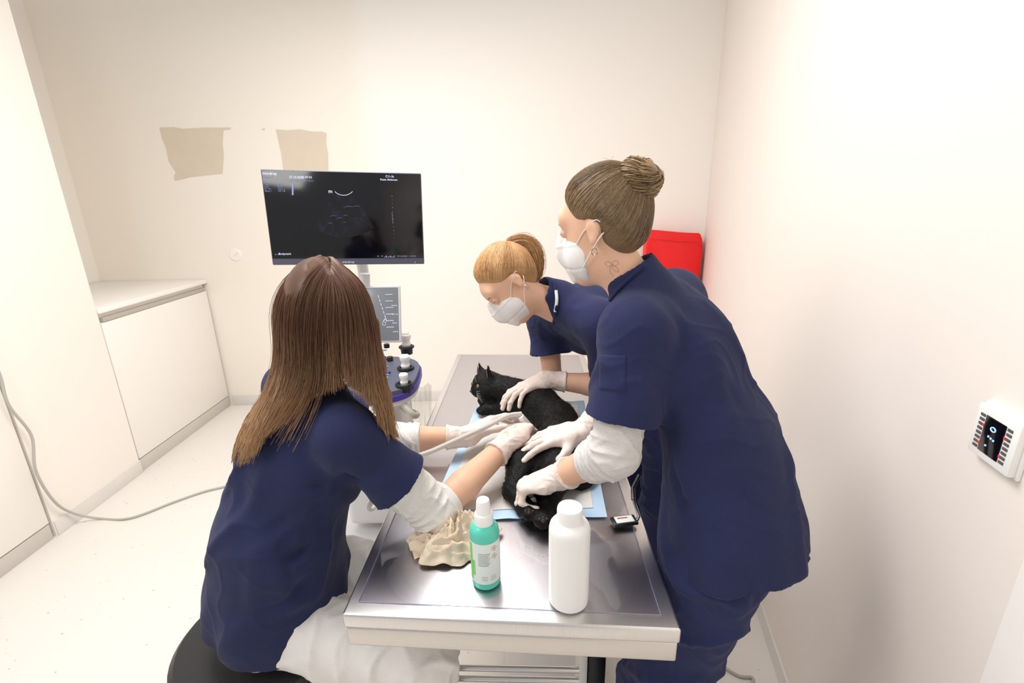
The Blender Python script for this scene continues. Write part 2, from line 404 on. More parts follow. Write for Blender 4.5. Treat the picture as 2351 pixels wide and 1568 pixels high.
# =================================================================== SETTING
XL, YB = -2.33, 3.62
RB = V(1.457, YB, 0); RD = unit(V(.235, 1, 0)); RN = V(-RD[1], RD[0], 0)   # right wall: corner, direction, inward normal
def rw(y): return RB+RD*((y-YB)/RD[1])
ZT = 3.0
o = MB().box2((-3.4, -1.2, -.05), (2.2, 3.8, 0), 0).build('floor', M['floor']); struct(o)
wb = struct(MB().box2((-3.25, YB, 0), (1.56, YB+.1, ZT), 0).build('wall_back', M['wall']))
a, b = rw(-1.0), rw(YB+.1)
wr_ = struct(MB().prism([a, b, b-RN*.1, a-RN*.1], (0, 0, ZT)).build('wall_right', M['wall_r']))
mb = MB(); mb.box2((-3.25, 2.03, 0), (XL, 2.615, ZT), 0); mb.box2((-3.25, -1.0, 0), (-2.95, 2.03, ZT), 0); mb.box2((-3.25, 2.615, 0), (-3.13, YB, ZT), 0)
wl = struct(mb.build('wall_left', M['wall_l']))
struct(MB().box2((XL, 2.035, 0), (XL+.008, 2.615, .085), .002).build('baseboard_left', M['base']))
struct(MB().box2((XL+.02, YB-.01, 0), (1.43, YB, .085), .002).build('baseboard_back', M['base']))
a, b = rw(.56)+RN*.0005, rw(YB-.02)
struct(MB().prism([a, b, b+RN*.008, a+RN*.008], (0, 0, .07)).build('baseboard_right', M['base']))
a, b = rw(.43)+RN*.0005, rw(.548)
struct(MB().prism([a, b, b+RN*.014, a+RN*.014], (0, 0, 2.1)).build('trim_1', M['doorw']))
a, b = rw(-.5)+RN*.0005, rw(.428)
struct(MB().prism([a, b, b+RN*.006, a+RN*.006], (0, 0, 2.1)).build('door_1', M['doorw']))
def wpatch(pts):
    P = np.array([W(u, v, y=YB) for u, v in pts]); P[:, 1] = YB-.0015
    mk('bare_patch', P, [tuple(range(len(P)))], M['patch'], wb)
wpatch([(366, 293), (400, 292), (420, 296), (470, 293), (531, 293), (530, 297), (513, 299), (511, 330), (514, 360), (511, 399), (470, 403), (440, 406), (402, 415), (399, 405), (404, 396), (388, 372), (381, 340), (372, 318)])
wpatch([(601, 296), (609, 295), (608, 299), (602, 299)])
wpatch([(633, 297), (660, 299), (690, 297), (715, 302), (740, 302), (750, 306), (749, 330), (753, 350), (755, 420), (700, 425), (656, 420), (650, 385), (645, 350), (638, 320)])
# =================================================================== CABINETS
def cabinet(y0, y1, label):
    t = thing('base_cabinet', label, 'cabinet', (XL-.28, (y0+y1)/2, 0), 'fitted base cabinets')
    MB().box2((XL-.55, y0+.003, .085), (XL-.022, y1-.003, 1.015), .002).build('body', M['cab'], t)
    MB().box2((XL-.5, y0+.003, 0), (XL-.004, y1-.003, .083), .002).build('plinth', M['cabg'], t)
    d = MB().box2((XL-.021, y0+.004, .09), (XL, y1-.004, .960), .002).build('door', M['cab'], t)
    MB().box2((XL-.021, y0+.02, .962), (XL+.003, y1-.02, .988), .002).build('handle', M['alu'], d)
    return t
cabinet(2.62, 3.605, 'white cabinet with a grey grip strip in the back left corner niche')
cabinet(1.15, 2.02, 'white cabinet cut off by the left edge, nearest to the viewer')
tag(MB().box2((-3.12, 2.62, 1.016), (XL+.012, 3.615, 1.046), .003).build('worktop', M['top']), 'white worktop over the cabinet in the back left niche', 'worktop', 'white worktops')
tag(MB().box2((-2.94, 1.15, 1.016), (XL+.012, 2.02, 1.046), .003).build('worktop', M['top']), 'white worktop over the cabinet nearest the left edge', 'worktop', 'white worktops')
c = W(541, 585, y=YB); t = thing('wall_cap', 'round white cable outlet cap on the back wall left of the screen', 'outlet', c)
MB().lathe([(.046, 0), (.046, .004), (.041, .008), (.0, .009)], c, 32, (0, -1, 0)).build('cover', M['cab'], t)
MB().box(c+V(.008, -.010, .004), (.04, .004, .006), np.array([[.75, 0, .66], [0, 1, 0], [-.66, 0, .75]]), .001).build('notch', M['base'], t)
P = [W(-30, 800, x=XL+.035), W(0, 862, x=XL+.035), W(20, 930, x=XL+.035), W(72, 1000, x=XL+.035), W(82, 1080, x=XL+.035), W(122, 1148, x=XL+.035), W(165, 1177, x=XL+.03)]+[W(u, v, z=.008) for u, v in ((228, 1190), (300, 1189), (400, 1152), (470, 1128), (545, 1108), (620, 1070), (700, 1010))]
tag(MB().tube(catmull(P, 8), .006, 8).build('power_cable', M['greyc'], sharp=60), 'grey power cable hanging off the left wall and curling over the floor', 'cable')
P = [W(u, v, z=.006) for u, v in ((1600, 1505), (1640, 1512), (1672, 1538), (1700, 1553), (1727, 1556), (1728, 1575), (1722, 1610))]
tag(MB().tube(catmull(P, 8), .005, 8).build('power_cable', M['greyc'], sharp=60), 'short grey cable on the floor at the foot of the right wall', 'cable')
# red padded mat
t = thing('padded_mat', 'bright red padded mat standing upright in the back right corner', 'mat', (1.2, 3.5, 0))
bm = bmesh.new(); bmesh.ops.create_cube(bm, size=2); bmesh.ops.bevel(bm, geom=list(bm.edges), offset=.2, segments=4, profile=.5, affect='EDGES'); bmesh.ops.subdivide_edges(bm, edges=[e for e in bm.edges if e.calc_length() > 1], cuts=22, use_grid_fill=True)
vv = np.array([x.co[:] for x in bm.verts]); bm.verts.index_update(); ff = [tuple(x.index for x in f.verts) for f in bm.faces]; bm.free()
q = vv*V(.208, .042, .66); bul = np.clip(1-np.abs(vv[:, 0])**3, 0, 1)*np.clip(1-np.abs(vv[:, 2])**6, 0, 1)
q[:, 1] += np.sign(vv[:, 1])*.02*bul*(np.abs(vv[:, 1]) > .7)+wob(q, .006, 15, 4)+wob(q, .003, 40, 5); q[:, 2] += wob(q, .005, 14, 9)+.014*(-q[:, 0]/.2); q[:, 0] += wob(q, .003, 15, 3)
q += V(1.2, 3.535, .0); q[:, 2] -= q[:, 2].min()
mk('cushion', q, ff, M['red'], t, smooth=True)
zt = q[:, 2].max()
MB().tube([V(1.0+.4*s, 3.472, zt-.06-.03*s+.003*math.sin(9*s)) for s in np.linspace(.06, .94, 14)], .003, 6).build('seam', M['red'], t)
# room controller on the right wall
pc = WP(2308, 1008, RB, RN); RX = np.array([RD, RN, V(0, 0, 1)])
t = thing('room_controller', 'white square room controller with a lit dark display on the right wall', 'thermostat', pc-V(0, 0, .04))
MB().box(pc+RN*.003, (.096, .006, .092), RX, .002).build('back_plate', M['whitep'], t)
MB().box(pc+RN*.011, (.090, .012, .086), RX, .004).build('housing', M['whitep'], t)
MB().box(pc+RN*.0175, (.042, .002, .060), RX, .001).build('display', M['screen'], t)
for sx in (-1, 1):
    for k in range(8): MB().box(pc+RN*.0175+RD*sx*.0285+V(0, 0, -.0265+.0076*k), (.010, .0015, .0045), RX, .0005).build('button', M['slot'], t)
    for k in (1, 5): MB().box(pc+RN*.0180+RD*sx*.0225+V(0, 0, -.0265+.0076*k), (.002, .0015, .005), RX, .0005).build('red_light', M['redl'], t)
MB().tube([pc+RN*.0190+RD*(.0050*math.cos(q))+V(0, 0, .014+.0034*math.sin(q)) for q in np.linspace(0, 6.28, 14)], .0009, 6).build('display_icon', M['bluel'], t)
for k in range(3): MB().box(pc+RN*.0190+RD*(-.006+.0055*k)+V(0, 0, -.002+.001*k), (.0025, .001, .003), RX, 0).build('display_icon', M['bluel'], t)
MB().box(pc+RN*.0190+V(0, 0, -.016)+RD*.006, (.0025, .001, .0025), RX, 0).build('display_icon', M['bluel'], t)
# =================================================================== TABLE
TX = V(math.cos(math.radians(4.6)), -math.sin(math.radians(4.6)), 0); TY = V(math.sin(math.radians(2.2)), math.cos(math.radians(2.2)), 0); TZ = .88
TNL = V(-.321, .682, TZ); TW, TL = .604, 1.49
TR_ = np.array([TX, TY, V(0, 0, 1)])
def tp(a, b, z=0.): return TNL+TX*a+TY*b+V(0, 0, z)
t = thing('examination_table', 'stainless steel examination table with a double front lip', 'table', tp(TW/2, TL/2, -TZ))
MB().box(tp(TW/2, TL/2, -.016), (TW, TL, .032), TR_, .005, 3).build('tabletop', M['steel'], t)
MB().box(tp(TW/2, TL/2, -.0545), (TW-.006, TL-.006, .043), TR_, .004, 3).build('frame', M['steelb'], t)
for a in (.12, TW-.12): MB().box(tp(a, TL/2, -.095), (.04, TL-.3, .035), TR_, .004).build('under_rail', M['steelb'], t)
MB().box((.178, 1.03, .425), (.022, .08, .78), None, .004).build('lift_column', M['whitep'], t)
MB().box((.218, 1.05, .425), (.05, .09, .78), None, .004).build('lift_column', M['blackp'], t)
MB().box((.12, 1.15, .03), (.34, .5, .05), None, .01).build('base', M['machl'], t)
for v0 in (1536, 1560): MB().tube([W(1025, v0-4, y=1.0), W(1332, v0+2, y=1.0)], .0085, 12).build('cross_bar', M['chrome'], t)
t = thing('table_mat', 'clear vinyl mat with a bluish rim lying on the steel table', 'mat', tp(TW/2, TL/2, .0005))
e0, e1, f0, f1 = .022, TW-.028, .0285, TL-.023
mk('sheet', [tp(e0, f0, .003), tp(e1, f0, .003), tp(e1, f1, .003), tp(e0, f1, .003)], [(0, 1, 2, 3)], M['clear'], t)
MB().tube([tp(*p, .0014) for p in ((e0, f0), (e1, f0), (e1, f1), (e0, f1), (e0, f0))], .0008, 6).build('rim', M['bluee'], t)
# absorbent pad
PZ = TZ+.0045
q4 = [W(1394, 1188, z=PZ), W(1341, 921, z=PZ), W(1098, 926, z=PZ)]; q4.append(q4[0]+(q4[2]-q4[1])*1.10)
t = thing('absorbent_pad', 'white absorbent pad with pale blue border spread beneath the black cat', 'pad', np.mean(q4, 0))
def padgrid(ins, z, amp):
    nu, nv = 26, 40; vs = []; a0, a1, a2, a3 = q4
    for j in range(nv+1):
        for i in range(nu+1):
            s, r = ins[0]+(1-2*ins[0])*i/nu, ins[1]+(1-2*ins[1])*j/nv
            p = (1-r)*((1-s)*a3+s*a0)+r*((1-s)*a2+s*a1); p = p+V(0, 0, z+amp*(1+math.sin(31*s+9*r)*math.sin(17*r+3*s))*.5); vs.append(p)
    return vs, [(j*(nu+1)+i, j*(nu+1)+i+1, (j+1)*(nu+1)+i+1, (j+1)*(nu+1)+i) for j in range(nv) for i in range(nu)]
v_, f_ = padgrid((0, 0), 0, .003); mk('film_border', v_, f_, M['padb'], t, smooth=True)
v_, f_ = padgrid((.07, .05), .0012, .0035); mk('fleece', v_, f_, M['padw'], t, smooth=True)
# bottles
c = W(1305, 1375, z=TZ+.004); c[2] = TZ+.0042
t = thing('plastic_bottle', 'tall plain white plastic bottle near the front of the table', 'bottle', c)
MB().lathe([(.033, 0), (.0358, .003), (.0365, .012), (.0365, .150), (.0362, .157), (.0345, .164), (.030, .170), (.024, .1735), (.0, .175)], c, 44).build('body', M['whitep'], t)
MB().lathe([(.0225, .173), (.0225, .195), (.0212, .1995), (.013, .2012), (0, .2012)], c, 40).build('cap', M['whitep'], t)
c = W(1117, 1332, z=TZ+.004); c[2] = TZ+.0042; CS = c
t = thing('spray_bottle', 'turquoise spray bottle with white pump cap and printed label', 'bottle', c)
MB().lathe([(.025, 0), (.0275, .003), (.028, .01), (.028, .116), (.0268, .124), (.022, .132), (.0165, .136), (0, .1365)], c, 40).build('body', M['turq'], t)
cam_a = math.atan2(-c[1], -c[0])
def arc(mbx, a0, a1, z0, z1, r, n=24):
    vs = []; 
    for i in range(n+1):
        q = cam_a+a0+(a1-a0)*i/n
        for z in (z0, z1): vs.append(c+V(r*math.cos(q), r*math.sin(q), z))
    mbx.add(vs, [(2*i, 2*i+2, 2*i+3, 2*i+1) for i in range(n)])
lb = MB(); arc(lb, -1.5, 1.5, .016, .106, .0284); lab = lb.build('label', M['labelw'], t)
g = MB(); arc(g, -1.4, -1.0, .020, .102, .0286); g.build('green_print', M['green'], lab)
g = MB(); arc(g, -.99, -.78, .032, .066, .0286); g.build('green_print', M['green'], lab)
for k in range(9):
    g = MB(); arc(g, -.5, .2+.2*((k*7) % 3)/3, .058+.0033*k, .0590+.0033*k, .0286); g.build('print_line', M['print_'], lab)
for k in range(3):
    for a0, a1 in ((-.3, .1), (.3, .7)): g = MB(); arc(g, a0, a1, .025+.004*k, .0257+.004*k, .0286); g.build('print_line', M['print_'], lab)
for zz in (.094, .077):
    g = MB(); pts = []
    for du, dz in ((0, .006), (.2, 0), (0, -.006), (-.2, 0), (0, .006)):
        q = cam_a+.62+du; pts.append(c+V(.0287*math.cos(q), .0287*math.sin(q), zz+dz))
    g.tube(pts, .00035, 6); g.build('hazard_mark', M['redp'], lab)
    g = MB(); arc(g, .58, .66, zz-.002, zz+.002, .0287, 3); g.build('hazard_symbol', M['print_'], lab)
MB().lathe([(.0178, .134), (.0178, .153), (.0168, .1555), (.0145, .157), (.0138, .160), (.0125, .180), (.0112, .1835), (.007, .1855), (0, .1858)], c, 32).build('pump_cap', M['whitep'], t)
# crumpled paper towel: a gathered sheet
c = W(1044, 1230, z=TZ+.02); c[2] = TZ+.0045
t = thing('paper_towel', 'crumpled beige paper towel beside the turquoise bottle', 'paper', c)
nR, nT = 60, 240; g = []
for i in range(nR+1):
    r = i/nR
    for j in range(nT):
        th = 2*math.pi*j/nT; px_, py_ = math.cos(th), math.sin(th); X_, Y_ = px_*r, py_*r
        n1 = mnoise.noise(Vector((X_*1.4+3, Y_*1.4, 1.3))); n2 = mnoise.noise(Vector((X_*1.9+5, Y_*1.9, 7.2)))
        wx, wy = X_+.45*n1, Y_+.45*n2
        m1 = mnoise.noise(Vector((wx*2.5, wy*2.5+4, .3))); m2 = mnoise.noise(Vector((wx*4.8+2, wy*4.8, 5.3))); m3 = mnoise.noise(Vector((wx*8+2, wy*8, 9.3)))
        Rr = (1+.34*mnoise.noise(Vector((px_*1.5, py_*1.5, 2)))+.24*mnoise.noise(Vector((px_*3+9, py_*3, 0))))*r
        env = (1-r**2.0)**.8 if r < 1 else 0
        cr1 = 1-min(1, math.sqrt(m1*m1+.003)*3.4); cr2 = 1-min(1, math.sqrt(m2*m2+.004)*3.2); cr3 = 1-min(1, math.sqrt(m3*m3+.006)*3)
        h_ = env*(.024+.030*cr1+.017*cr2+.005*cr3+.026*n1)+.024*r**4*max(0, mnoise.noise(Vector((px_*3.0, py_*3.0, 6)))+.1)
        g.append(c+V(.092*Rr*px_+.008*m2*env, .074*Rr*py_+.008*m1*env, max(.0012, h_)))
fs = [(i*nT+j, i*nT+(j+1) % nT, (i+1)*nT+(j+1) % nT, (i+1)*nT+j) for i in range(nR) for j in range(nT)]
mk('wad', g, fs, M['paper'], t, smooth=True)
for (u0, v0, sx, sy, rot) in ((978, 1246, .036, .026, .5),):
    cc = W(u0, v0, z=TZ+.012); g = []; n = 18
    for j in range(n+1):
        for i in range(n+1):
            a_, b_ = (i/n-.5)*2, (j/n-.5)*2; x_, y_ = a_*sx, b_*sy*(1-.3*a_)
            z_ = .010*abs(math.sin(a_*3+b_*2))+.014*a_*a_*(a_ > 0)-.010*b_*b_+.003*math.sin(b_*9)
            g.append(cc+V(x_*math.cos(rot)-y_*math.sin(rot), x_*math.sin(rot)+y_*math.cos(rot), z_))
    mk('flap', g, [(j*(n+1)+i, j*(n+1)+i+1, (j+1)*(n+1)+i+1, (j+1)*(n+1)+i) for j in range(n) for i in range(n)], M['paper'], t, smooth=True)
# badge hanging from the pocket
c = W(1433, 1196, z=TZ+.012); BR = np.array([unit(V(1, .15, 0)), unit(V(-.15, 1, 0)), V(0, 0, 1)])
t = thing('badge_holder', 'small clear and black badge holder on the table edge by the pocket', 'badge', c-V(0, 0, .006))
MB().box(c, (.058, .03, .008), BR, .003).build('case', M['blackp'], t)
MB().box(c+V(0, 0, .0045), (.042, .022, .002), BR, .001).build('card', M['labelw'], t)
MB().box(c+V(-.004, .003, .006), (.024, .003, .001), BR, 0).build('card_print', M['redp'], t)
MB().tube([c+V(.028, 0, .0), c+V(.034, .004, .008), c+V(.03, .02, .02), c+V(.028, .034, .03)], .004, 8).build('clip', M['chrome'], t)
MB().tube([c+V(.028, .034, .03), c+V(.032, .06, .045), c+V(.05, .075, .07)], .005, 8).build('strap', M['blackp'], t)
# =================================================================== ULTRASOUND MACHINE
t = thing('ultrasound_machine', 'wheeled ultrasound machine with large monitor, touch panel and purple-trimmed console', 'ultrasound machine', (-.57, 1.74, 0)); US = t
mTL, mTR, mBL, mBR = W(593, 389, y=1.70), W(968, 397, y=1.79), W(630, 608, y=1.70), W(973, 607, y=1.79)
mc = (mTL+mTR+mBL+mBR)/4; mex = unit((mTR-mTL)+(mBR-mBL)); mup = (mTL-mBL)+(mTR-mBR); mup = unit(mup-mex*(mup@mex)); mn = np.cross(mex, mup)
mw = (np.linalg.norm(mTR-mTL)+np.linalg.norm(mBR-mBL))/2; mh = (np.linalg.norm(mTL-mBL)+np.linalg.norm(mTR-mBR))/2
if mn[1] > 0: mn = -mn
MR = np.array([mex, -mn, mup])
mon = MB().box(mc-mn*.016, (mw, .032, mh), MR, .004, 3).build('monitor', M['mach'], t)
MB().box(mc+mn*.0005+mup*.010, (mw-.006, .002, mh-.026), MR, .0008).build('screen', M['screen'], mon)
def mp(u, v, l=.0022): return WP(u, v, mc+mn*l, mn)
px = np.linalg.norm(mp(800, 500)-mp(801, 500))
def mt(s, u, v, h, m='glowd'): text(s, h*px*1.35, mp(u, v), mex, mup, M[m], mon)
mt('mindray', 603, 401, 7, 'glow'); mt('Vetus 9', 603, 409, 5); mt('B', 603, 418, 5)
for k, (s1, s2) in enumerate((('F H6.0', 'D 9.0'), ('G 60', 'FR 46'), ('FR 133', 'iClear 3'), ('iBeam 1', 'DR 140'))):
    mt(s1, 605+k, 425+5*k, 3.6); mt(s2, 636+k, 425+5*k, 3.6)
mt('27-10-2022', 664, 409, 5, 'glow'); mt('11:47:33', 692, 409, 5, 'glow'); mt('AP 93.0%  MI 1.00  TIS 0.7', 665, 416, 3.6)
mt('C11-3s', 885, 407, 5, 'glow'); mt('Katze Abdomen', 873, 414, 4.5, 'glow'); mt('m', 754, 443, 9, 'glow')
mt('Bodymark', 640, 585, 5, 'glow'); mt('27-10-2022  11:47:51', 912, 590, 4)
mb_ = MB(); P = [mp(u, v) for u, v in ((670, 421), (674, 421), (674, 448), (670, 448))]; mb_.add(P, [(0, 1, 2, 3)]); mb_.build('grey_scale_bar', M['glowd'], mon)
fan = [mp(768, 442, .0018)]+[mp(790+125*math.sin(q)*1.0, 405+140*math.cos(q), .0018) for q in np.linspace(-.58, .58, 20)]+[mp(811, 442, .0018)]
mk('ultrasound_image', fan, [tuple(range(len(fan)))], M['us'], mon)
g = MB(); g.tube([mp(789+26*math.sin(q), 425+26*math.cos(q)*.9, .003) for q in np.linspace(-.9, .9, 14)], .0007, 6)
g.build('image_arc', M['glow'], mon)
for (u, v, w) in ((800, 474, 12), (818, 473, 8), (765, 495, 8), (780, 500, 8), (793, 494, 6), (758, 512, 6), (790, 510, 4)):
    MB().tube([mp(u-w, v+2, .0025), mp(u, v, .003), mp(u+w, v+1, .0025)], [.0004, .001, .0004], 6).build('image_echo', M['echo'], mon)
for k in range(12): MB().box(mp(900+.45*k, 450+8.8*k, .0025), (.0014, .0008, .0014 if k % 3 else .003), MR, 0).build('depth_mark', M['glowd'], mon)
MB().tube([mp(900, 487, .003), mp(902, 513, .003)], .0005, 5).build('depth_mark', M['glowd'], mon)
for k in range(11): MB().box(mp(868+9.5*k if k < 5 else 884+4*(k-5), 588 if k < 5 else 590, .0025), (.004, .0008, .003), MR, 0).build('status_icon', M['glowd'], mon)
for k in range(4): MB().box(mp(633+6*k, 584, .0025), (.004, .0008, .003), MR, 0).build('status_icon', M['glowd'], mon)
text('mindray', .013, WP(800, 604, mc+mn*.002, mn), mex, mup, M['machl'], mon, 'brand_lettering', 'CENTER')
MB().box(WP(953, 602, mc+mn*.001, mn), (.004, .002, .004), MR, 0).build('power_light', M['yellow'], mon)
MB().tube(catmull([mc-mn*.034, mc-mn*.09-mup*.05, V(-.60, 1.93, 1.36), V(-.60, 1.94, 1.2), V(-.58, 1.90, .92)], 8), .022, 14).build('monitor_arm', M['machl'], t)
MB().box(mc-mn*.045, (.10, .02, .10), MR, .005, 3).build('monitor_bracket', M['machl'], t)
# touch panel
p0, p1 = W(921, 786, y=1.82), W(918, 655, y=1.88)
tu = unit(p1-p0); th = np.linalg.norm(p1-p0); tx = V(1, 0, 0); tx = unit(tx-tu*(tx@tu)); tn = np.cross(tx, tu); tcn = (p0+p1)/2-tx*.16
TPR = np.array([tx, -tn, tu])
tpn = MB().box(tcn-tn*.009, (.32, .018, th), TPR, .005, 3).build('touch_panel', M['machl'], t)
MB().box(tcn+tn*.0008, (.305, .002, th-.016), TPR, .0008).build('touch_screen', M['touch'], tpn)
MB().tube([W(838, 652, y=1.885), W(838, 628, y=1.885)], .02, 12).build('panel_hinge', M['machl'], tpn)
for k in range(7): MB().tube([WP(868+3*k, 678+9*k, tcn+tn*.003, tn), WP(870+3*k, 684+9*k, tcn+tn*.003, tn)], .0010, 5).build('touch_icon', M['glow'], tpn)
for k in range(6): MB().box(WP(893+.6*k, 676+15*k, tcn+tn*.0025, tn), (.03, .001, .0015), TPR, 0).build('touch_icon', M['glow'], tpn)
for q in (868, 882): MB().tube([WP(q+4*math.cos(s), 743+4*math.sin(s), tcn+tn*.003, tn) for s in np.linspace(0, 6.28, 12)], .0006, 5).build('touch_icon', M['glow'], tpn)
MB().tube([WP(862, 730, tcn+tn*.003, tn), WP(866, 738, tcn+tn*.003, tn)], .0012, 5).build('touch_icon', M['glow'], tpn)
MB().tube([WP(886, 730, tcn+tn*.003, tn), WP(880, 738, tcn+tn*.003, tn)], .0012, 5).build('touch_icon', M['glow'], tpn)
for k, s in enumerate(('P10-4s', 'C11-3s', 'P7-3s', 'L14-3s')): text(s, .008, WP(899+k, 703+20*k, tcn+tn*.003, tn), tx, tu, M['glow'], tpn, 'touch_text')
# console deck
def deck(z0, z1, grow):
    cx, cy = -.575, 1.675; P = []
    for q in np.linspace(0, 2*math.pi, 64, endpoint=False):
        cx_, sy_ = math.cos(q), math.sin(q); e = 2/3.2
        P.append((cx+(.215+grow)*math.copysign(abs(cx_)**e, cx_), cy+(.15+grow)*math.copysign(abs(sy_)**e, sy_)))
    return [V(x, y, z0+(y-1.675)*.12) for x, y in P], z1-z0
P, dz = deck(.915, .935, .004); MB().prism(P, (0, 0, dz)).build('console_underside', M['machl'], t)
P, dz = deck(.935, .955, .010); MB().prism(P, (0, 0, dz)).build('console_trim', M['purple'], t)
P, dz = deck(.955, .972, .002); con = MB().prism(P, (0, 0, dz)).build('console', M['mach'], t)
def cz(y): return .972+(y-1.675)*.12
for i in range(5):
    for j in range(3):
        x, y = -.73+.065*i, 1.59+.045*j
        if i == 2 and j < 2: continue
        MB().lathe([(.010, 0), (.010, .006), (.008, .008), (0, .0082)], V(x, y, cz(y)), 16).build('button', M['machl'] if (i+j) % 3 else M['purple'], con)
for (u, v) in ((889, 806), (896, 828), (880, 828)):
    p = W(u, v, z=.985); MB().lathe([(.012, 0), (.012, .014), (.010, .017), (0, .0172)], V(p[0], p[1], cz(p[1])), 20).build('knob', M['blackp'], con)
p = V(-.60, 1.60, cz(1.6)); MB().sph(p, (.022, .022, .016)).build('trackball', M['blackp'], con)
for k in range(4):
    p = W(884+1*k, 815+14*k, z=.978); MB().box(V(p[0], p[1], cz(p[1])+.002), (.018, .012, .003), None, .001).build('key', M['glowd'], con)
holders = []
for k, (u, v) in enumerate(((934, 806), (931, 842), (927, 870))):
    p = W(u, v, z=.985); p[2] = cz(p[1])+.004; holders.append(p)
    g = MB(); qs = np.linspace(0, 6.283, 22); g.tube([p+V(.027*math.cos(q), .024*math.sin(q), 0) for q in qs], .006, 8)
    g.lathe([(.024, -.03), (.026, -.0), (.0, -.001)], p, 20); g.build('probe_holder', M['blackp'], con)
MB().tube(catmull([V(-.40, 1.57, .90), V(-.36, 1.55, .86), V(-.36, 1.60, .84), V(-.42, 1.63, .85)], 6), .012, 12).build('front_handle', M['alu'], t)
MB().box((-.57, 1.80, .60), (.26, .24, .62), None, .03, 4).build('column', M['machl'], t)
MB().box((-.57, 1.76, .19), (.42, .42, .12), None, .04, 4).build('base', M['machl'], t)
for sx in (-1, 1):
    for sy in (-1, 1):
        p = V(-.57+sx*.19, 1.75+sy*.19, .055); wmb = MB().lathe([(.03, -.014), (.052, -.012), (.055, 0), (.052, .012), (.03, .014)], p, 24, (1, 0, 0)); wmb.box(p+V(0, 0, .06), (.03, .04, .04)); wmb.build('caster', M['blackp'], t)
lab3 = ('white ultrasound probe parked in the rear console holder', 'white ultrasound probe in the middle console holder', 'smallest white ultrasound probe in the front console holder')
for k, p in enumerate(holders):
    s = (1.0, .9, .72)[k]
    t = thing('ultrasound_probe', lab3[k], 'probe', p+V(0, 0, .001), 'probes parked on the console')
    MB().lathe([(.012*s, -.02), (.017*s, 0), (.020*s, .012*s), (.016*s, .022*s), (.017*s, .030*s), (.022*s, .04*s), (.022*s, .052*s), (.018*s, .056*s), (0, .057*s)], p, 24).build('body', M['whitep'], t)
    MB().box(p+V(0, 0, .056*s), (.030*s, .018*s, .008*s), None, .002).build('lens', M['machl'], t)
t = thing('plastic_sleeve', 'crumpled clear plastic sleeve hanging beside the ultrasound console', 'plastic sleeve', W(960, 985, y=1.62))
g = []; nU, nV = 14, 22
for j in range(nV+1):
    for i in range(nU+1):
        a_, b_ = i/nU, j/nV; p = W(938+(52+10*b_)*a_, 885+105*b_, y=1.66); g.append(p+V(0, .02*math.sin(9*a_+4*b_)+.012*math.sin(23*a_+2), 0))
mk('film', g, [(j*(nU+1)+i, j*(nU+1)+i+1, (j+1)*(nU+1)+i+1, (j+1)*(nU+1)+i) for j in range(nV) for i in range(nU)], M['bag'], t, smooth=True)
# =================================================================== STOOL
SZ = .602; sc = V(-.62, .91, 0)
t = thing('stool', 'round black vinyl swivel stool under the seated person', 'stool', sc)
MB().lathe([(.12, SZ-.085), (.18, SZ-.08), (.198, SZ-.06), (.202, SZ-.02), (.188, SZ-.004), (.15, SZ), (0, SZ)], sc, 48).build('seat', M['black'], t)
MB().lathe([(.03, .1), (.03, .3), (.02, .31), (.02, SZ-.085)], sc, 20).build('post', M['chrome'], t)
for k in range(5):
    q = .3+k*2*math.pi/5; d = V(math.cos(q), math.sin(q), 0)
    MB().tube([sc+V(0, 0, .11), sc+d*.14+V(0, 0, .1), sc+d*.26+V(0, 0, .07)], [.022, .018, .014], 10).build('leg', M['blackp'], t)
    MB().lathe([(.012, -.014), (.026, -.012), (.026, .012), (.012, .014)], sc+d*.26+V(0, 0, .027), 18, np.cross(d, V(0, 0, 1))).build('caster', M['blackp'], t)
# =================================================================== PEOPLE
def fr(f, u):
    f = unit(f); r = unit(np.cross(f, u)); return r, f, np.cross(r, f)
def torso(F, J, o, w=1., qd=.76):
    lat = unit(J['SR']-J['SL']); lat2 = unit(J['HR']-J['HL']); fn = J['fn']; fn2 = J['fn2']; P, Mm, C, N = J['P'], J['M'], J['C'], J['N']
    u2 = unit(Mm-P); l2 = unit(lat2-u2*(lat2@u2)); f2 = np.cross(u2, l2)
    if f2@fn2 < 0: f2 = -f2
    u1 = unit(N-Mm); l1 = unit(lat-u1*(lat@u1)); f1 = np.cross(u1, l1)
    if f1@fn < 0: f1 = -f1
    F.ell(P, w*V(.155, .145*qd, .11)+o, np.array([l2, f2, u2]), k=.03)
    F.bone(P, Mm, w*.138+o, w*.122+o, .03, f2, qd); F.bone(Mm, C, w*.122+o, w*.130+o, .03, f1, qd-.02)
    F.ell(C+u1*.01, w*V(.138, .098, .135)+o, np.array([l1, f1, u1]), k=.03)
    for s in (-1, 1): F.ell(C+l1*s*.062+f1*.064-u1*.02, w*V(.055, .046, .055)+o, None, k=.03)
    F.bone(J['SL'], J['SR'], .044+o, .044+o, .035)
    for S in ('SL', 'SR'): F.bone(N-u1*.015, J[S], .040+o, .047+o, .035)
    return l1, f1, u1, l2, f2, u2
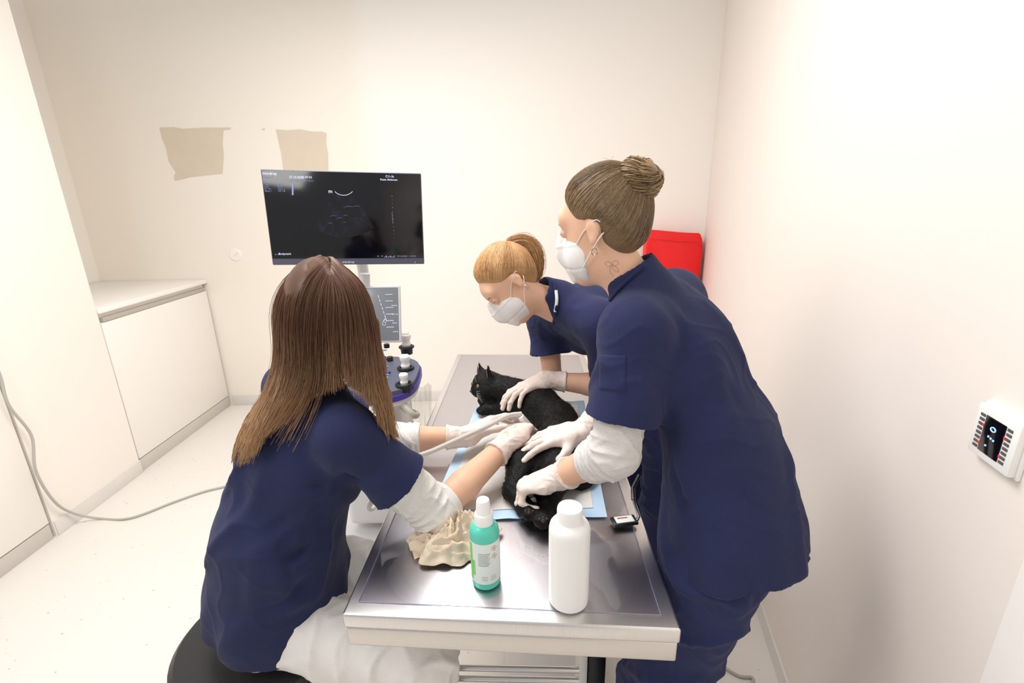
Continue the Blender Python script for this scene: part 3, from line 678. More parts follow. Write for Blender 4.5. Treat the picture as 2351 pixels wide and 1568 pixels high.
def head(F, C, f, u, s):
    r, f, u = fr(f, u); A = np.array([r, f, u])
    Pp = lambda a, b, c: C+s*(a*r+b*f+c*u)
    F.ell(Pp(0, -.012, .03), s*V(.074, .094, .09), A, .02); F.ell(Pp(0, .03, -.045), s*V(.056, .062, .075), A, .03)
    F.ell(Pp(0, .066, -.104), s*.022, A, .03)
    F.ell(Pp(0, .070, .03), s*V(.055, .022, .03), A, .02)
    for e in (-1, 1): F.ell(Pp(e*.033, .094, .002), s*.011, A, .012, '-')
    F.bone(Pp(0, .088, .004), Pp(0, .108, -.034), s*.007, s*.011, .012)
    for e in (-1, 1): F.ell(Pp(e*.010, .098, -.037), s*.008, A, .008)
    F.ell(Pp(0, .086, -.064), s*V(.024, .010, .006), A, .006); F.ell(Pp(0, .085, -.075), s*V(.020, .010, .006), A, .006)
    for e in (-1, 1):
        F.ell(Pp(e*.078, -.012, -.002), s*V(.007, .016, .021), A, .010); F.ell(Pp(e*.077, -.008, -.024), s*V(.006, .009, .012), A, .008); F.ell(Pp(e*.086, -.007, -.006), s*V(.005, .008, .015), A, .006, '-')
    return Pp, A
def eyes(Pp, A, s, root):
    sk = np.array([.72, .44, .31])
    for e in (-1, 1):
        c = Pp(e*.033, .0770, .002); g = MB(); g.sph(c, s*.0120, A, 24, 18); v = np.vstack(g.v); d = (v-c)/(s*.0120); fw_ = d@A[1]; up_ = d@A[2]
        dd = np.sqrt((d@A[0])**2+(up_+.22)**2)
        col = np.where((dd < .46)[:, None], np.array([.09, .11, .12]), np.array([.60, .55, .51])); col = np.where((dd < .2)[:, None], np.array([.01, .01, .01]), col)
        col = np.where((up_ > -.02)[:, None], sk, col); col = np.where((up_ < -.42)[:, None], sk, col); col = np.where((np.abs(d@A[0]) > .80)[:, None], sk, col)
        mk('eye', v, g.f, M['eyew'], root, smooth=True, col=col)
        g = MB(); g.tube([c+s*.0124*(math.sin(q)*A[0]+math.cos(q)*A[1]-.03*A[2]) for q in np.linspace(-1.0, 1.0, 9)], [s*k for k in (.0003, .0007, .0009, .001, .001, .001, .0009, .0007, .0003)], 5)
        mk('eyelash', np.vstack(g.v), g.f, M['hair'], root, smooth=True, col=np.tile(np.array([[.06, .035, .025]]), (g.n, 1)))
        g = MB(); g.tube([Pp(e*(.018+.007*k), .0930-.0016*k*k*.55, .020+.003*math.sin(k*.8)) for k in range(5)], [s*.0008, s*.0018, s*.002, s*.0017, s*.0006], 6)
        mk('eyebrow', np.vstack(g.v), g.f, M['hair'], root, smooth=True, col=np.tile(np.array([[.24, .14, .08]]), (g.n, 1)))
def hand(root, wr, d, n, side, curl, fdir, thumb=(.5, .8, .35), tcurl=.5, spread=.12, m='glove', cuff=.058):
    d = unit(d); n = unit(np.asarray(n, float)-d*(np.asarray(n)@d)); l = np.cross(d, n) if side == 'R' else np.cross(n, d)
    F = Fd(wr-.21, wr+.21, .0026)
    offs = (.029, .0095, -.0105, -.029); fw = (.086, .091, .086, .076); ln = ((.041, .026, .021), (.045, .029, .022), (.041, .027, .022), (.033, .021, .019)); rad = (.0097, .0099, .0094, .0085)
    for i in range(4):
        kb = wr+d*fw[i]+l*offs[i]; F.bone(wr+l*offs[i]*.55, kb, .020, .0130, .014)
        th = 0; p = kb; dd = unit(d+l*spread*(1.5-i)*.5); c3 = curl[i] if isinstance(curl[0], (tuple, list)) else curl
        for j in range(3):
            th += c3[j]; q = dd*math.cos(th)+n*math.sin(th); e = p+q*ln[i][j]; F.bone(p, e, rad[i]*(1-.07*j), rad[i]*(.94-.08*j), .0035); p = e
    F.bone(wr+d*.015+l*.012, wr+d*.05+l*.03+n*.008, .020, .016, .02)
    F.ell(wr+d*.03-l*.022+n*.006, V(.018, .018, .018), None, .02)
    p = wr+d*.034+l*.030+n*.006; td = unit(d*thumb[0]+l*thumb[1]+n*thumb[2]); e = p+td*.040; F.bone(p, e, .0130, .0110, .010)
    td2 = unit(td+tcurl*(d*.8-l*.5+n*.3)); F.bone(e, e+td2*.030, .0108, .0092, .005)
    fd = unit(fdir); F.bone(wr-fd*cuff, wr+fd*.01, .0345, .0260, .012, capa=True); F.bone(wr-fd*cuff, wr-fd*(cuff-.005), .036, .036, .004, capa=True, capb=True)
    v, f = F.net(1); nn = normals(v, f)
    dc = np.exp(-(((v-wr)@fd+.01)/.03)**2); v = v+nn*(wob(v, .0006, 160, 3)+dc*ridge(v, .0020, 110, 5))[:, None]
    return mk('glove', v, f, M[m], root, smooth=True)
def person(J, label, base, sl_frac, hem, trous, top_folds=(), seed=1, hs=.93, w=1., flare=.18, foldamp=1., legr=(.088, .072, .062), pl=1., qd=.76):
    root = thing('person', label, 'person', base)
    for k in J: J[k] = np.asarray(J[k], float)
    keys = ('P', 'M', 'C', 'N', 'SL', 'SR', 'EL', 'ER', 'WL', 'WR', 'HL', 'HR', 'KL', 'KR', 'AL', 'AR', 'H')
    pts = np.array([J[k] for k in keys]); lo, hi = pts.min(0)-.22, pts.max(0)+.20; lo[2] = -.01
    B = Fd(lo, hi, .0045); torso(B, J, -.006, w, qd)
    un = unit(J['hu'])
    B.bone(J['N']-V(0, 0, .02), J['H']-un*.05, .050, .047, .04)
    Pp, A = head(B, J['H'], J['hf'], J['hu'], hs)
    for s in 'LR':
        S, E, Wt = J['S'+s], J['E'+s], J['W'+s]
        B.bone(S, E, .044, .035, .03); B.bone(E, E+(Wt-E)*.35, .035, .0365, .012); B.bone(E+(Wt-E)*.35, Wt, .0365, .0255, .012); B.bone(Wt, Wt+unit(J['D'+s])*.06, .024, .016, .02)
        Hp, K, An = J['H'+s], J['K'+s], J['A'+s]
        B.bone(Hp, K, .072, .053, .03); B.bone(K, K+(An-K)*.35, .052, .050, .03); B.bone(K+(An-K)*.35, An, .050, .036, .03)
        B.bone(An-V(0, 0, .045), An-V(0, 0, .045)+J['toe']*.12, .034, .028, .03)
    v, f = B.net(2); mk('body', v, f, M['skin'], root, smooth=True); bv = (v, f)
    eyes(Pp, A, hs, root)
    zlo = min(J['P'][2]-.3, J['C'][2]-.3); l2 = lo.copy(); l2[2] = max(0, zlo); h2 = hi.copy(); h2[2] = J['N'][2]+.18
    T = Fd(l2, h2, .0042); l1, f1, u1, lt2, f2, u2 = torso(T, J, .012, w, qd)
    nu = unit(J['H']-J['N']); T.bone(J['N']-nu*.01, J['N']+nu*.040, .068, .061, .02)
    hb_ = J['P']-u2*hem; T.bone(J['M'], hb_, .138*w, flare, .04, f2, qd+.02, capb=True)
    T.cut(hb_, -u2, .006) if hem < .1 and J['P'][2] < .8 else None
    T.bone(hb_+u2*.05, hb_-u2*.05, flare-.016, flare-.008, .004, f2, qd+.02, op='-', capa=True)
    for s in 'LR':
        S, E = J['S'+s], J['E'+s]; e = S+(E-S)*sl_frac[s]
        T.bone(S, e, .058, .074, .04, capb=True); T.bone(S+(E-S)*sl_frac[s]*.72, S+(E-S)*(sl_frac[s]+.1), .054, .070, .004, op='-')
    T.bone(J['N']+nu*.035, J['N']+nu*.16, .049, .064, .012, op='-'); T.bone(J['N']+u1*.05+f1*.045, J['N']-u1*.085+f1*.145, .046, .012, .012, op='-')
    v, f = T.net(3); n = normals(v, f)
    rel = v-J['P']; ang = np.arctan2(rel@f2, rel@lt2); dn = np.clip((-(rel@u2)+.16)/(.16+hem), 0, 1)
    below = (v[:, 2] < J['M'][2]+.05)
    pleat = pl*np.where(below, dn*(.006*np.sin(ang*6+seed+2*rel[:, 2]*6)+.004*np.sin(ang*11+seed*2)), 0)
    nk = np.clip((np.linalg.norm(v-J['N']-nu*.03, axis=1)-.085)/.06, 0, 1)
    msk = np.clip(.34+.7*wob(v, 1., 9, seed+50), 0, 1.0); vs_ = v@np.array([l1, f1, u1]).T*V(1, 1, .35)
    v = v+n*(nk*(foldamp*(wob(v, .0042, 17, seed)+msk*(ridge(vs_, .0084, 36, seed+21)+ridge(v, .0020, 60, seed+31)))+folds(v, top_folds))+pleat)[:, None]
    v = lap(v, f, .5); n = normals(v, f)
    mk('scrub_top', v, f, M['navy'], root, smooth=True); tv = (v, f, n)
    tl = lo.copy(); tl[2] = 0; th_ = hi.copy(); th_[2] = J['P'][2]+.10
    G = Fd(tl, th_, .0055); G.ell(J['P']-u2*.02, w*V(.148, .140*qd, .10), np.array([lt2, f2, u2]), .05)
    for s in 'LR':
        Hp, K, An = J['H'+s], J['K'+s], J['A'+s]; G.bone(Hp, K, legr[0], legr[1], .04); G.bone(K, An, legr[1]+.002, legr[2], .03, capb=True)
    v, f = G.net(2); n = normals(v, f); v = v+n*(wob(v, .004, 24, seed+9)+ridge(v, .009, 34, seed+13)+ridge(v, .004, 60, seed+15))[:, None]; v = lap(v, f, .4)
    mk('trousers', v, f, M[trous], root, smooth=True)
    for s in 'LR':
        An = J['A'+s]; q = Fd(An-.25, An+.25, .006); tt = J['toe']; b0 = V(An[0], An[1], .038)
        q.bone(b0-tt*.035, b0+tt*.13, .040, .036, .03); q.bone(b0+V(0, 0, .03), b0+V(0, 0, .05), .04, .04, .03); q.cut(V(0, 0, .004), V(0, 0, -1))
        v, f = q.net(1); mk('shoe', v, f, M['whitep'], root, smooth=True)
    return root, Pp, A, bv, tv
def sleeve(root, name, pts, rad, m, seed, ring=.004, fr_=150):
    lo, hi = np.min(pts, 0)-.1, np.max(pts, 0)+.1; F = Fd(lo, hi, .003)
    for i in range(len(pts)-1): F.bone(pts[i], pts[i+1], rad[i], rad[i+1], .02, capb=(i == len(pts)-2), capa=(i == 0))
    v, f = F.net(1); n = normals(v, f)
    best = np.full(len(v), 9.); arc_ = np.zeros(len(v)); acc = 0.
    for i in range(len(pts)-1):
        ba = pts[i+1]-pts[i]; L = np.linalg.norm(ba); t = np.clip(((v-pts[i])@ba)/(L*L), 0, 1); ds = np.linalg.norm(v-pts[i]-t[:, None]*ba, axis=1)
        m_ = ds < best; best[m_] = ds[m_]; arc_[m_] = acc+t[m_]*L; acc += L
    fade = np.clip((acc-arc_)/.018, 0, 1)*np.clip(best/.03, 0, 1)
    ph = fr_*arc_+wob(v, 3.0, 34, seed); fold = 1-np.abs(np.sin(ph*.5))**.7
    dsp = fade*(ring*fold*(.55+.5*np.sin(wob(v, 2.8, 30, seed+2)))+np.maximum(0, ridge(v, .0030, 80, seed+4)))
    hemr = .0014*np.exp(-((acc-arc_-.010)/.0016)**2)
    v = v+n*(np.maximum(dsp, -.0005)-hemr*(best > .03))[:, None]
    return mk(name, v, f, M[m], root, smooth=True)
def mask(root, Pp, A, s):
    c = Pp(0, .06, -.055); F = Fd(c-.12, c+.12, .0026)
    F.ell(Pp(0, .044, -.054), s*V(.0635, .055, .066), A, .01); F.bone(Pp(0, .108, -.014), Pp(0, .114, -.050), s*.005, s*.006, .03); F.bone(Pp(0, .114, -.050), Pp(0, .092, -.108), s*.006, s*.008, .03)
    F.bone(Pp(0, .100, .004), Pp(0, .110, -.03), s*.010, s*.011, .02)
    F.cut(Pp(0, .024, -.05), -(A[1]+.22*A[2]), .004); F.cut(Pp(0, .095, .010), A[2]*1.+A[1]*-.25, .003); F.ell(Pp(0, .0, -.045), s*V(.055, .085, .08), A, .005, '-')
    v, f = F.net(1); n = normals(v, f); h = ((v-Pp(0, 0, 0))@A[2])/s
    v = v+n*(.0018*np.exp(-((h+.026)/.003)**2)-.0018*np.exp(-((h+.080)/.003)**2)+wob(v, .0005, 90, 2))[:, None]
    mk('face_mask', v, f, M['mask'], root, smooth=True)
    for e in (-1, 1):
        for (z0, z1) in ((-.026, .020), (-.085, -.030)):
            P = catmull([Pp(e*.0605, .040, z0), Pp(e*.070, .014, (z0+z1)/2), Pp(e*.082, -.022, z1*.8), Pp(e*.076, -.034, z1*.4)], 6)
            MB().tube(P, .0012, 6).build('mask_strap', M['mask'], root)
def strands(root, polys, r0, r1, cols, name='hair', ns=4):
    vs, fs, cs, n = [], [], [], 0
    for P, c in zip(polys, cols):
        m = len(P); v, f = tube_arr(P, np.linspace(r0, r1, m), ns); vs.append(v); fs += [tuple(i+n for i in q) for q in f]; n += len(v)
        cs.append(np.repeat(np.asarray(c) if np.ndim(c) == 2 else np.tile(c, (m, 1)), ns, 0))
    return mk(name, np.vstack(vs), fs, M['hair'], root, smooth=True, col=np.vstack(cs))
def cap_hair(root, Pp, A, s, grow, tgt, c0, c1, N=420, seed=3, line=((.080, .076), (-.088, -.092))):
    (f0, z0), (f1, z1) = line; nrm = unit(-(z0-z1)*A[1]+(f0-f1)*A[2]); cen = Pp(0, -.012, .03); R = s*V(.074, .094, .09)+grow
    F = Fd(cen-.15, cen+.15, .003); F.ell(cen, R, A, .01); F.ell(Pp(0, -.032, -.030), s*V(.054, .050, .062)+grow*.3, A, .03)
    pl0 = Pp(0, f0, z0); F.taper(pl0, nrm, .034, grow*1.15); F.cut(pl0-nrm*.012, -nrm, .004)
    ears = [Pp(e*.085, .004, -.012) for e in (-1, 1)]
    for e in ears: F.ell(e, .026, A, .022, '-')
    v, f = F.net(2); n = normals(v, f); v = v+n*wob(v, .0012, 50, seed)[:, None]; bvh = bvh_of(v, f)
    base = mk('hair', v, f, M['hair'], root, smooth=True, col=np.tile((np.array(c0)*.55+np.array(c1)*.40), (len(v), 1)))
    r = np.random.default_rng(seed); polys, cols = [], []; pl = pl0-cen
    T = unit(np.asarray(tgt)/R); tries = 0
    while len(polys) < N and tries < N*40:
        tries += 1
        d = unit(r.normal(size=3)); p = (d*R)@A
        h = (p-pl)@nrm
        if h < -.004 or h > .045*(1 if r.random() < .75 else 9): continue
        om = math.acos(np.clip(d@T, -1, 1))
        if om < .25: continue
        tt = np.linspace(0, 1, 14); jit = r.normal(size=3)*.05; lift = .0003+.0026*r.random()**2
        q = np.array([(math.sin((1-t)*om)*d+math.sin(t*om)*T)/math.sin(om)+jit*math.sin(math.pi*t) for t in tt]); q = (q*R)@A; q /= np.linalg.norm(q, axis=1)[:, None]
        Q = []
        for j, x in enumerate(q):
            hit = bvh.ray_cast(Vector(cen+x*.3), Vector(-x))
            if hit[0] is None: break
            Q.append(np.array(hit[0])+x*(lift if j > 1 else (-.001 if j == 0 else lift*.5)))
        if len(Q) < 14: continue
        Q = np.array(Q)
        if min(np.linalg.norm(Q-e, axis=1).min() for e in ears) < .025: continue
        Q[1:-1] = .25*Q[:-2]+.5*Q[1:-1]+.25*Q[2:]
        polys.append(Q); k = np.clip(.5+.8*mnoise.noise(Vector((p*24).tolist()))+.16*r.normal(), 0, 1); cc = (np.array(c0)*(1-k)+np.array(c1)*k)*(.94+.12*r.random()); cols.append(cc)
    strands(base, polys, .0008, .0006, cols, 'hair_strands', 3)
    return base, cen+((T*R))@A
# ---------------- seated person
fnA = unit(V(.787, .617, -.12))
JA = dict(P=(-.57, .93, .715), M=(-.54, .925, .875), C=(-.485, .96, 1.05), N=(-.440, .985, 1.20), SR=(-.345, .875, 1.14), SL=(-.56, 1.115, 1.15), H=(-.405, 1.0, 1.372), hf=(-.30, .95, -.06), hu=(.04, .1, 1),
          ER=(-.18, .91, .925), WR=(-.012, 1.115, .985), EL=(-.36, 1.2, .952), WL=(-.135, 1.22, .945), DR=(.3, .8, .0), DL=(.7, .62, .2),
          HR=(-.54, .85, .685), HL=(-.58, 1.01, .685), KR=(-.215, .82, .605), KL=(-.22, 1.05, .605), AR=(-.24, .85, .085), AL=(-.27, 1.06, .085), toe=unit(V(.95, .2, 0)), fn=fnA, fn2=unit(V(.95, .3, 0)))
fA = [(W(790, 1040, y=.83), W(830, 1180, y=.85), .016, -.013), (W(690, 1120, y=.83), W(860, 1090, y=.83), .012, -.011), (W(530, 1330, y=.81), W(730, 1250, y=.81), .014, -.013), (W(550, 1400, y=.80), W(760, 1310, y=.80), .014, -.013), (W(530, 1250, y=.82), W(660, 1190, y=.82), .013, -.011), (W(600, 1000, y=.88), W(575, 1200, y=.84), .016, -.009), (W(740, 1190, y=.83), W(820, 1300, y=.83), .012, -.010), (W(620, 1290, y=.8), W(800, 1210, y=.82), .011, -.010)]
rA, PpA, AA, bA, tA = person(JA, 'person with long brown hair sitting on the stool, scanning the cat', (-.59, .93, 0), dict(L=.62, R=.60), .055, 'white', fA, 3, w=1.05, flare=.166, legr=(.092, .070, .056), qd=.90)
S, E, Wt = JA['SR'], JA['ER'], JA['WR']; sleeve(rA, 'undershirt_sleeve', [S+(E-S)*.42, E, E+(Wt-E)*.16], [.056, .047, .0445], 'white', 4, .0050, 330)
S, E, Wt = JA['SL'], JA['EL'], JA['WL']; sleeve(rA, 'undershirt_sleeve', [S+(E-S)*.45, E, E+(Wt-E)*.42], [.056, .047, .0435], 'white', 6, .0050, 330)
hand(rA, JA['WR'], (.32, .82, -.02), (.35, .1, -.9), 'R', ((.55, .7, .4), (.6, .75, .4), (.7, .8, .4), (.75, .8, .4)), JA['WR']-JA['ER'], (.7, .55, .6), .5)
hand(rA, JA['WL'], (.68, .66, .22), (.35, -.3, -.9), 'L', ((.25, .3, .2), (.3, .35, .2), (.35, .4, .2), (.4, .45, .3)), JA['WL']-JA['EL'], (.7, .6, .3), .4)
mask(rA, PpA, AA, .93)
G = [[(735, 592, 1.0), (655, 640, 1.04), (628, 720, 1.06), (640, 820, 1.04), (606, 920, .98), (566, 1010, .92), (547, 1075, .89)],
     [(742, 591, .97), (680, 635, .95), (650, 730, .93), (655, 830, .92), (624, 930, .87), (588, 1010, .83), (568, 1080, .81)],
     [(750, 600, .94), (707, 655, .90), (692, 750, .885), (700, 850, .885), (668, 930, .85), (634, 980, .83), (612, 1020, .82)],
     [(757, 622, .92), (738, 680, .885), (735, 770, .88), (742, 860, .88), (722, 930, .855), (692, 1000, .82), (666, 1055, .80)],
     [(760, 622, .92), (784, 680, .885), (792, 770, .88), (798, 850, .87), (805, 890, .86), (814, 920, .85), (824, 950, .84)],
     [(763, 600, .94), (818, 655, .905), (836, 750, .89), (844, 840, .88), (855, 900, .86), (864, 945, .85), (872, 985, .84)],
     [(760, 591, .97), (832, 655, .95), (856, 760, .94), (866, 860, .93), (882, 930, .91), (894, 985, .90), (907, 1050, .89)],
     [(755, 590, 1.0), (830, 650, 1.03), (858, 750, 1.04), (864, 850, 1.02), (882, 920, 1.0), (891, 970, .98), (903, 1025, .97)]]
GG = np.array([[W(u, v, y=y) for u, v, y in g] for g in G])
F = Fd(GG.reshape(-1, 3).min(0)-.08, GG.reshape(-1, 3).max(0)+.08, .004)
hc = PpA(0, -.012, .03); F.ell(hc, .93*V(.074, .094, .09)+.006, AA, .01)
F.cut(PpA(0, .075, .0), unit(AA[1]*1.0-.35*AA[2]), .02)
gcx = GG[:, :, 0].mean(0)
for gi, m_ in ((0, 6), (1, 6), (2, 5), (3, 4), (4, 4), (5, 5), (6, 6), (7, 6)):
    inw = GG[gi].copy(); inw[:, 1] += .028; rr = [.01, .012, .022, .024, .014, .006, .004]
    inw[:5, 0] += (gcx[:5]-inw[:5, 0])*np.array([.3, .3, .26, .24, .12])
    for k in range(2, m_-1): F.bone(inw[k], inw[k+1], rr[k], rr[k+1], .03)
v, f = F.net(4); bh = bvh_of(v, f); bt = bvh_of(tA[0], tA[1])
zz = np.clip((1.36-v[:, 2])/.36, 0, 1)[:, None]; hb = mk('hair', v, f, M['hair'], rA, smooth=True, col=np.array([.095, .045, .027])*(1-zz)+np.array([.24, .13, .066])*zz)
def push(Q, tree, m0, m1, rad):
    for i in range(len(Q)):
        loc, nn, idx, ds = tree.find_nearest(Vector(Q[i]), rad)
        if loc is not None and (Vector(Q[i])-loc).dot(nn) < m0: Q[i] = np.array(loc+nn*m1)
    return Q
polys, cols = [], []
clump = rng.normal(size=(80, 3))
for k in range(9400):
    i = rng.choice(7, p=[.17, .19, .14, .12, .12, .15, .11]); w = rng.random(); P = (1-w)*GG[i]+w*GG[i+1]
    mxl = 1-.04*abs(clump[int((i+w)*11)][2])
    if i == 1: mxl -= .16*w
    if i == 2: mxl = .84-.22*w if rng.random() < .93 else .98
    if i == 3: mxl = .66
    if i == 4: mxl = .70+.10*w
    if i == 5: mxl = .80+.2*w
    fr_ = mxl*(1-.36*rng.random()**1.2)
    Q = catmull(P, 4); m_ = max(8, int(len(Q)*fr_)); Q = Q[:m_]; tt = np.linspace(0, 1, m_)[:, None]
    cl = clump[int((i+w)*11)]; Q = Q+(rng.normal(size=3)*V(.0045, .004, .003)+cl*V(.0035, .003, .002))*(.15+tt)+V(.004, .003, 0)*np.sin(tt*6+cl[0]*3+rng.normal()*.5)*tt
    Q = push(Q, bh, .0004, .0005+.0020*rng.random(), .05); Q = push(Q, bt, .002, .003+.005*rng.random(), .06)
    for _ in range(3): Q[1:-1] = .25*Q[:-2]+.5*Q[1:-1]+.25*Q[2:]
    polys.append(Q); a_ = np.clip((tt*fr_-.34)/.50, 0, 1)**1.1; br = (.95+.10*rng.random())*(1+.07*cl[1])
    cols.append((np.array([.130, .060, .034])*(1-a_)+np.array([.43, .25, .128])*a_)*max(.7, br))
strands(hb, polys, .0008, .0003, cols, 'hair_strands', 3)
# ---------------- standing person at the near right side
wB = W(1336, 992, y=1.12)
JB = dict(P=(.45, .84, .935), M=(.43, .885, 1.10), C=(.37, .95, 1.26), N=(.272, .985, 1.405), SL=(.235, .872, 1.345), SR=(.38, 1.085, 1.36), H=(.192, 1.0, 1.538), hf=(-.80, .57, -.2), hu=(-.25, .12, 1),
          EL=(.196, .826, 1.115), WL=(.098, .945, .985), ER=(.32, 1.18, 1.13), WR=wB, DL=(-.7, .25, -.5), DR=(-.95, -.1, -.12),
          HR=(.48, .91, .88), HL=(.39, .775, .88), KL=(.325, .83, .47), KR=(.39, .96, .47), AL=(.33, .80, .085), AR=(.38, .94, .085), toe=unit(V(-.8, .6, 0)), fn=unit(V(-.76, .6, -.3)), fn2=unit(V(-.8, .6, 0)))
fB = [(W(1530, 800, y=.86), W(1510, 960, y=.86), .014, -.017), (W(1510, 960, y=.84), W(1640, 1300, y=.74), .008, -.010), (W(1440, 850, y=.82), W(1530, 830, y=.86), .012, -.011), (W(1440, 700, y=.88), W(1510, 800, y=.86), .014, -.012), (W(1560, 1000, y=.82), W(1700, 1240, y=.77), .018, -.013), (W(1640, 1100, y=.82), W(1770, 1300, y=.77), .016, -.013), (W(1590, 700, y=.95), W(1560, 900, y=.86), .016, -.011), (W(1700, 900, y=.92), W(1620, 1050, y=.84), .016, -.011), (W(1480, 1000, y=.8), W(1560, 1160, y=.77), .012, -.011), (W(1540, 1150, y=.77), W(1730, 1120, y=.8), .014, -.009)]
rB, PpB, AB, bB, tB = person(JB, 'standing person with hair in a bun, holding the cat by its hind leg', (.45, .86, 0), dict(L=.72, R=.7), .06, 'navy2', fB, 8, w=.97, flare=.178, pl=.7, legr=(.098, .090, .084))
tbB = bvh_of(tB[0], tB[1]); bbB = bvh_of(bB[0], bB[1])
pocket('hip_pocket', tbB, M['navy'], rB, [(1450, 1172), (1592, 1160), (1632, 1288), (1506, 1312)], .004)
pocket('sleeve_pocket', tbB, M['navy'], rB, [(1376, 812), (1440, 815), (1438, 902), (1374, 896)], .0025)
S, E, Wt = JB['SL'], JB['EL'], JB['WL']; sleeve(rB, 'undershirt_sleeve', [S+(E-S)*.55, E, E+(Wt-E)*.40], [.052, .0455, .0430], 'heather', 14, .0052, 320)
S, E, Wt = JB['SR'], JB['ER'], JB['WR']; sleeve(rB, 'undershirt_sleeve', [S+(E-S)*.55, E, E+(Wt-E)*.38], [.053, .047, .0435], 'heather', 15, .0052, 320)
hand(rB, JB['WL'], (-.86, .18, -.34), (-.1, -.2, -.95), 'L', ((.9, 1.1, .6), (.95, 1.15, .6), (1.0, 1.2, .6), (1.05, 1.2, .6)), JB['WL']-JB['EL'], (.9, .25, .45), .4, cuff=.045)
hand(rB, JB['WR'], (-.97, -.14, -.05), (-.1, 0, -.97), 'R', ((.2, .25, .15), (.22, .3, .2), (.28, .3, .2), (.3, .35, .2)), JB['WR']-JB['ER'], (.6, .75, .2), .3, .3)
mask(rB, PpB, AB, .93)
cB0, cB1 = (.118, .072, .041), (.295, .193, .103)
hB, _ = cap_hair(rB, PpB, AB, .93, .009, (0, -.085, .07), cB0, cB1, 5600, 5)
bc = PpB(0, -.098, .080); F = Fd(bc-.06, bc+.06, .003); F.ell(bc, V(.035, .033, .033), None, .01); v, f = F.net(1)
bun = mk('hair_bun', v, f, M['hair'], rB, smooth=True, col=np.tile(np.array([.28, .18, .092]), (len(v), 1)))
bx = unit(-AB[1]*.8+AB[2]*.7); by = unit(np.cross(bx, V(0, 0, 1))); bz = np.cross(bx, by); polys, cols = [], []
for k in range(900):
    ph0 = rng.random()*6.28; th0 = rng.random()*6.28; ln = 2.2+2*rng.random(); tt = np.linspace(0, 1, 20); th = th0+ln*tt; ph = ph0+ln*.8*tt; R_, r_ = .0215, .0180+.006*rng.random()**2
    tw_ = rng.normal(size=3)*.002
    polys.append(np.array([bc+tw_*math.sin(3*t_)+(R_+r_*math.cos(p_))*(math.cos(t_)*by+math.sin(t_)*bz)+bx*r_*1.25*math.sin(p_) for t_, p_ in zip(th, ph)])); k_ = .5+.5*math.sin(ph0*2+th0); cols.append((np.array([.21, .13, .066])*(1-k_)+np.array([.47, .325, .175])*k_)*(.93+.14*rng.random()))
strands(bun, polys, .0009, .0006, cols, 'bun_strands', 3)
polys, cols = [], []
for k in range(110):
    d = unit(V(rng.normal()*.7, -abs(rng.normal())*.9+.25, abs(rng.normal())*.6+.25)); p = PpB(0, -.012, .03)+((d*(.93*V(.074, .094, .09)+.008)))@AB; q = unit(np.cross(d@AB, rng.normal(size=3))+.15*(d@AB))
    polys.append(np.array([p, p+q*.010+(d@AB)*.002, p+q*.020+V(0, 0, -.002)])); cols.append(np.array([.28, .18, .10]))
strands(hB, polys, .0003, .0002, cols, 'flyaway_hair', 3)
e = PpB(-.084, -.012, -.040); MB().tube([e+V(0, 0, -.006)+.0062*(math.cos(q)*AB[1]+math.sin(q)*AB[2]) for q in np.linspace(0, 6.28, 18)], .0011, 6).build('earring', M['gold'], rB)
def on_surf(pts, trees, lift): 
    out = []
    for u, v in pts:
        h = cast(u, v, trees)
        if h is not None: out.append(h[0]+h[1]*lift)
    return np.array(out)
MB().tube(catmull(on_surf([(1404, 690), (1420, 668), (1438, 646), (1456, 628), (1474, 612)], [tbB, bbB], .003), 5), .0042, 8).build('neck_strap', M['navy'], rB)
inkm = mat('tattoo_ink', (200, 158, 134), .6)
for pts in (((1388, 604), (1396, 600), (1404, 606), (1396, 612), (1388, 604)), ((1404, 606), (1412, 598), (1420, 602), (1414, 610), (1404, 606)), ((1404, 608), (1416, 614), (1420, 624), (1410, 620), (1404, 608)), ((1402, 610), (1400, 622), (1408, 634))):
    q = on_surf(pts, [bbB], .0002)
    if len(q) > 2: MB().tube(catmull(q, 3), .0006, 5).build('tattoo', inkm, rB)
# ---------------- bending person behind the table
wC = W(1258, 872, y=1.45); dC = W(1165, 900, y=1.40)-wC
JC = dict(P=(.52, 1.63, .93), M=(.44, 1.605, 1.08), C=(.29, 1.55, 1.20), N=(.138, 1.495, 1.28), SL=(.27, 1.37, 1.228), SR=(.125, 1.665, 1.19), H=(-.003, 1.45, 1.349), hf=(-.64, -.24, -.73), hu=(-.72, 0, .66),
          EL=(.325, 1.42, 1.005), WL=wC, ER=(.145, 1.63, .965), WR=(.10, 1.53, .945), DL=dC, DR=(-.5, -.8, 0),
          HR=(.49, 1.715, .88), HL=(.545, 1.545, .88), KL=(.55, 1.53, .48), KR=(.5, 1.72, .48), AL=(.56, 1.54, .085), AR=(.51, 1.73, .085), toe=unit(V(-.93, -.3, 0)), fn=unit(V(-.62, -.25, -.74)), fn2=unit(V(-.93, -.3, -.2)))
fC = [(W(1290, 760, y=1.4), W(1350, 830, y=1.4), .013, -.012), (W(1320, 700, y=1.4), W(1350, 760, y=1.4), .013, -.010), (W(1250, 740, y=1.6), W(1270, 800, y=1.6), .012, -.010)]
rC, PpC, AC, bC, tC = person(JC, 'person with a blonde ponytail bending over the cat from the far side', (.52, 1.63, 0), dict(L=.75, R=.62), .08, 'navy2', fC, 12, w=.96, flare=.17)
tbC = bvh_of(tC[0], tC[1]); bbC = bvh_of(bC[0], bC[1])
hand(rC, JC['WL'], dC, (-.1, -.25, -.95), 'L', ((.25, .4, .3), (.28, .45, .3), (.32, .45, .3), (.38, .5, .3)), JC['WL']-JC['EL'], (.7, .6, .35), .4, .25)
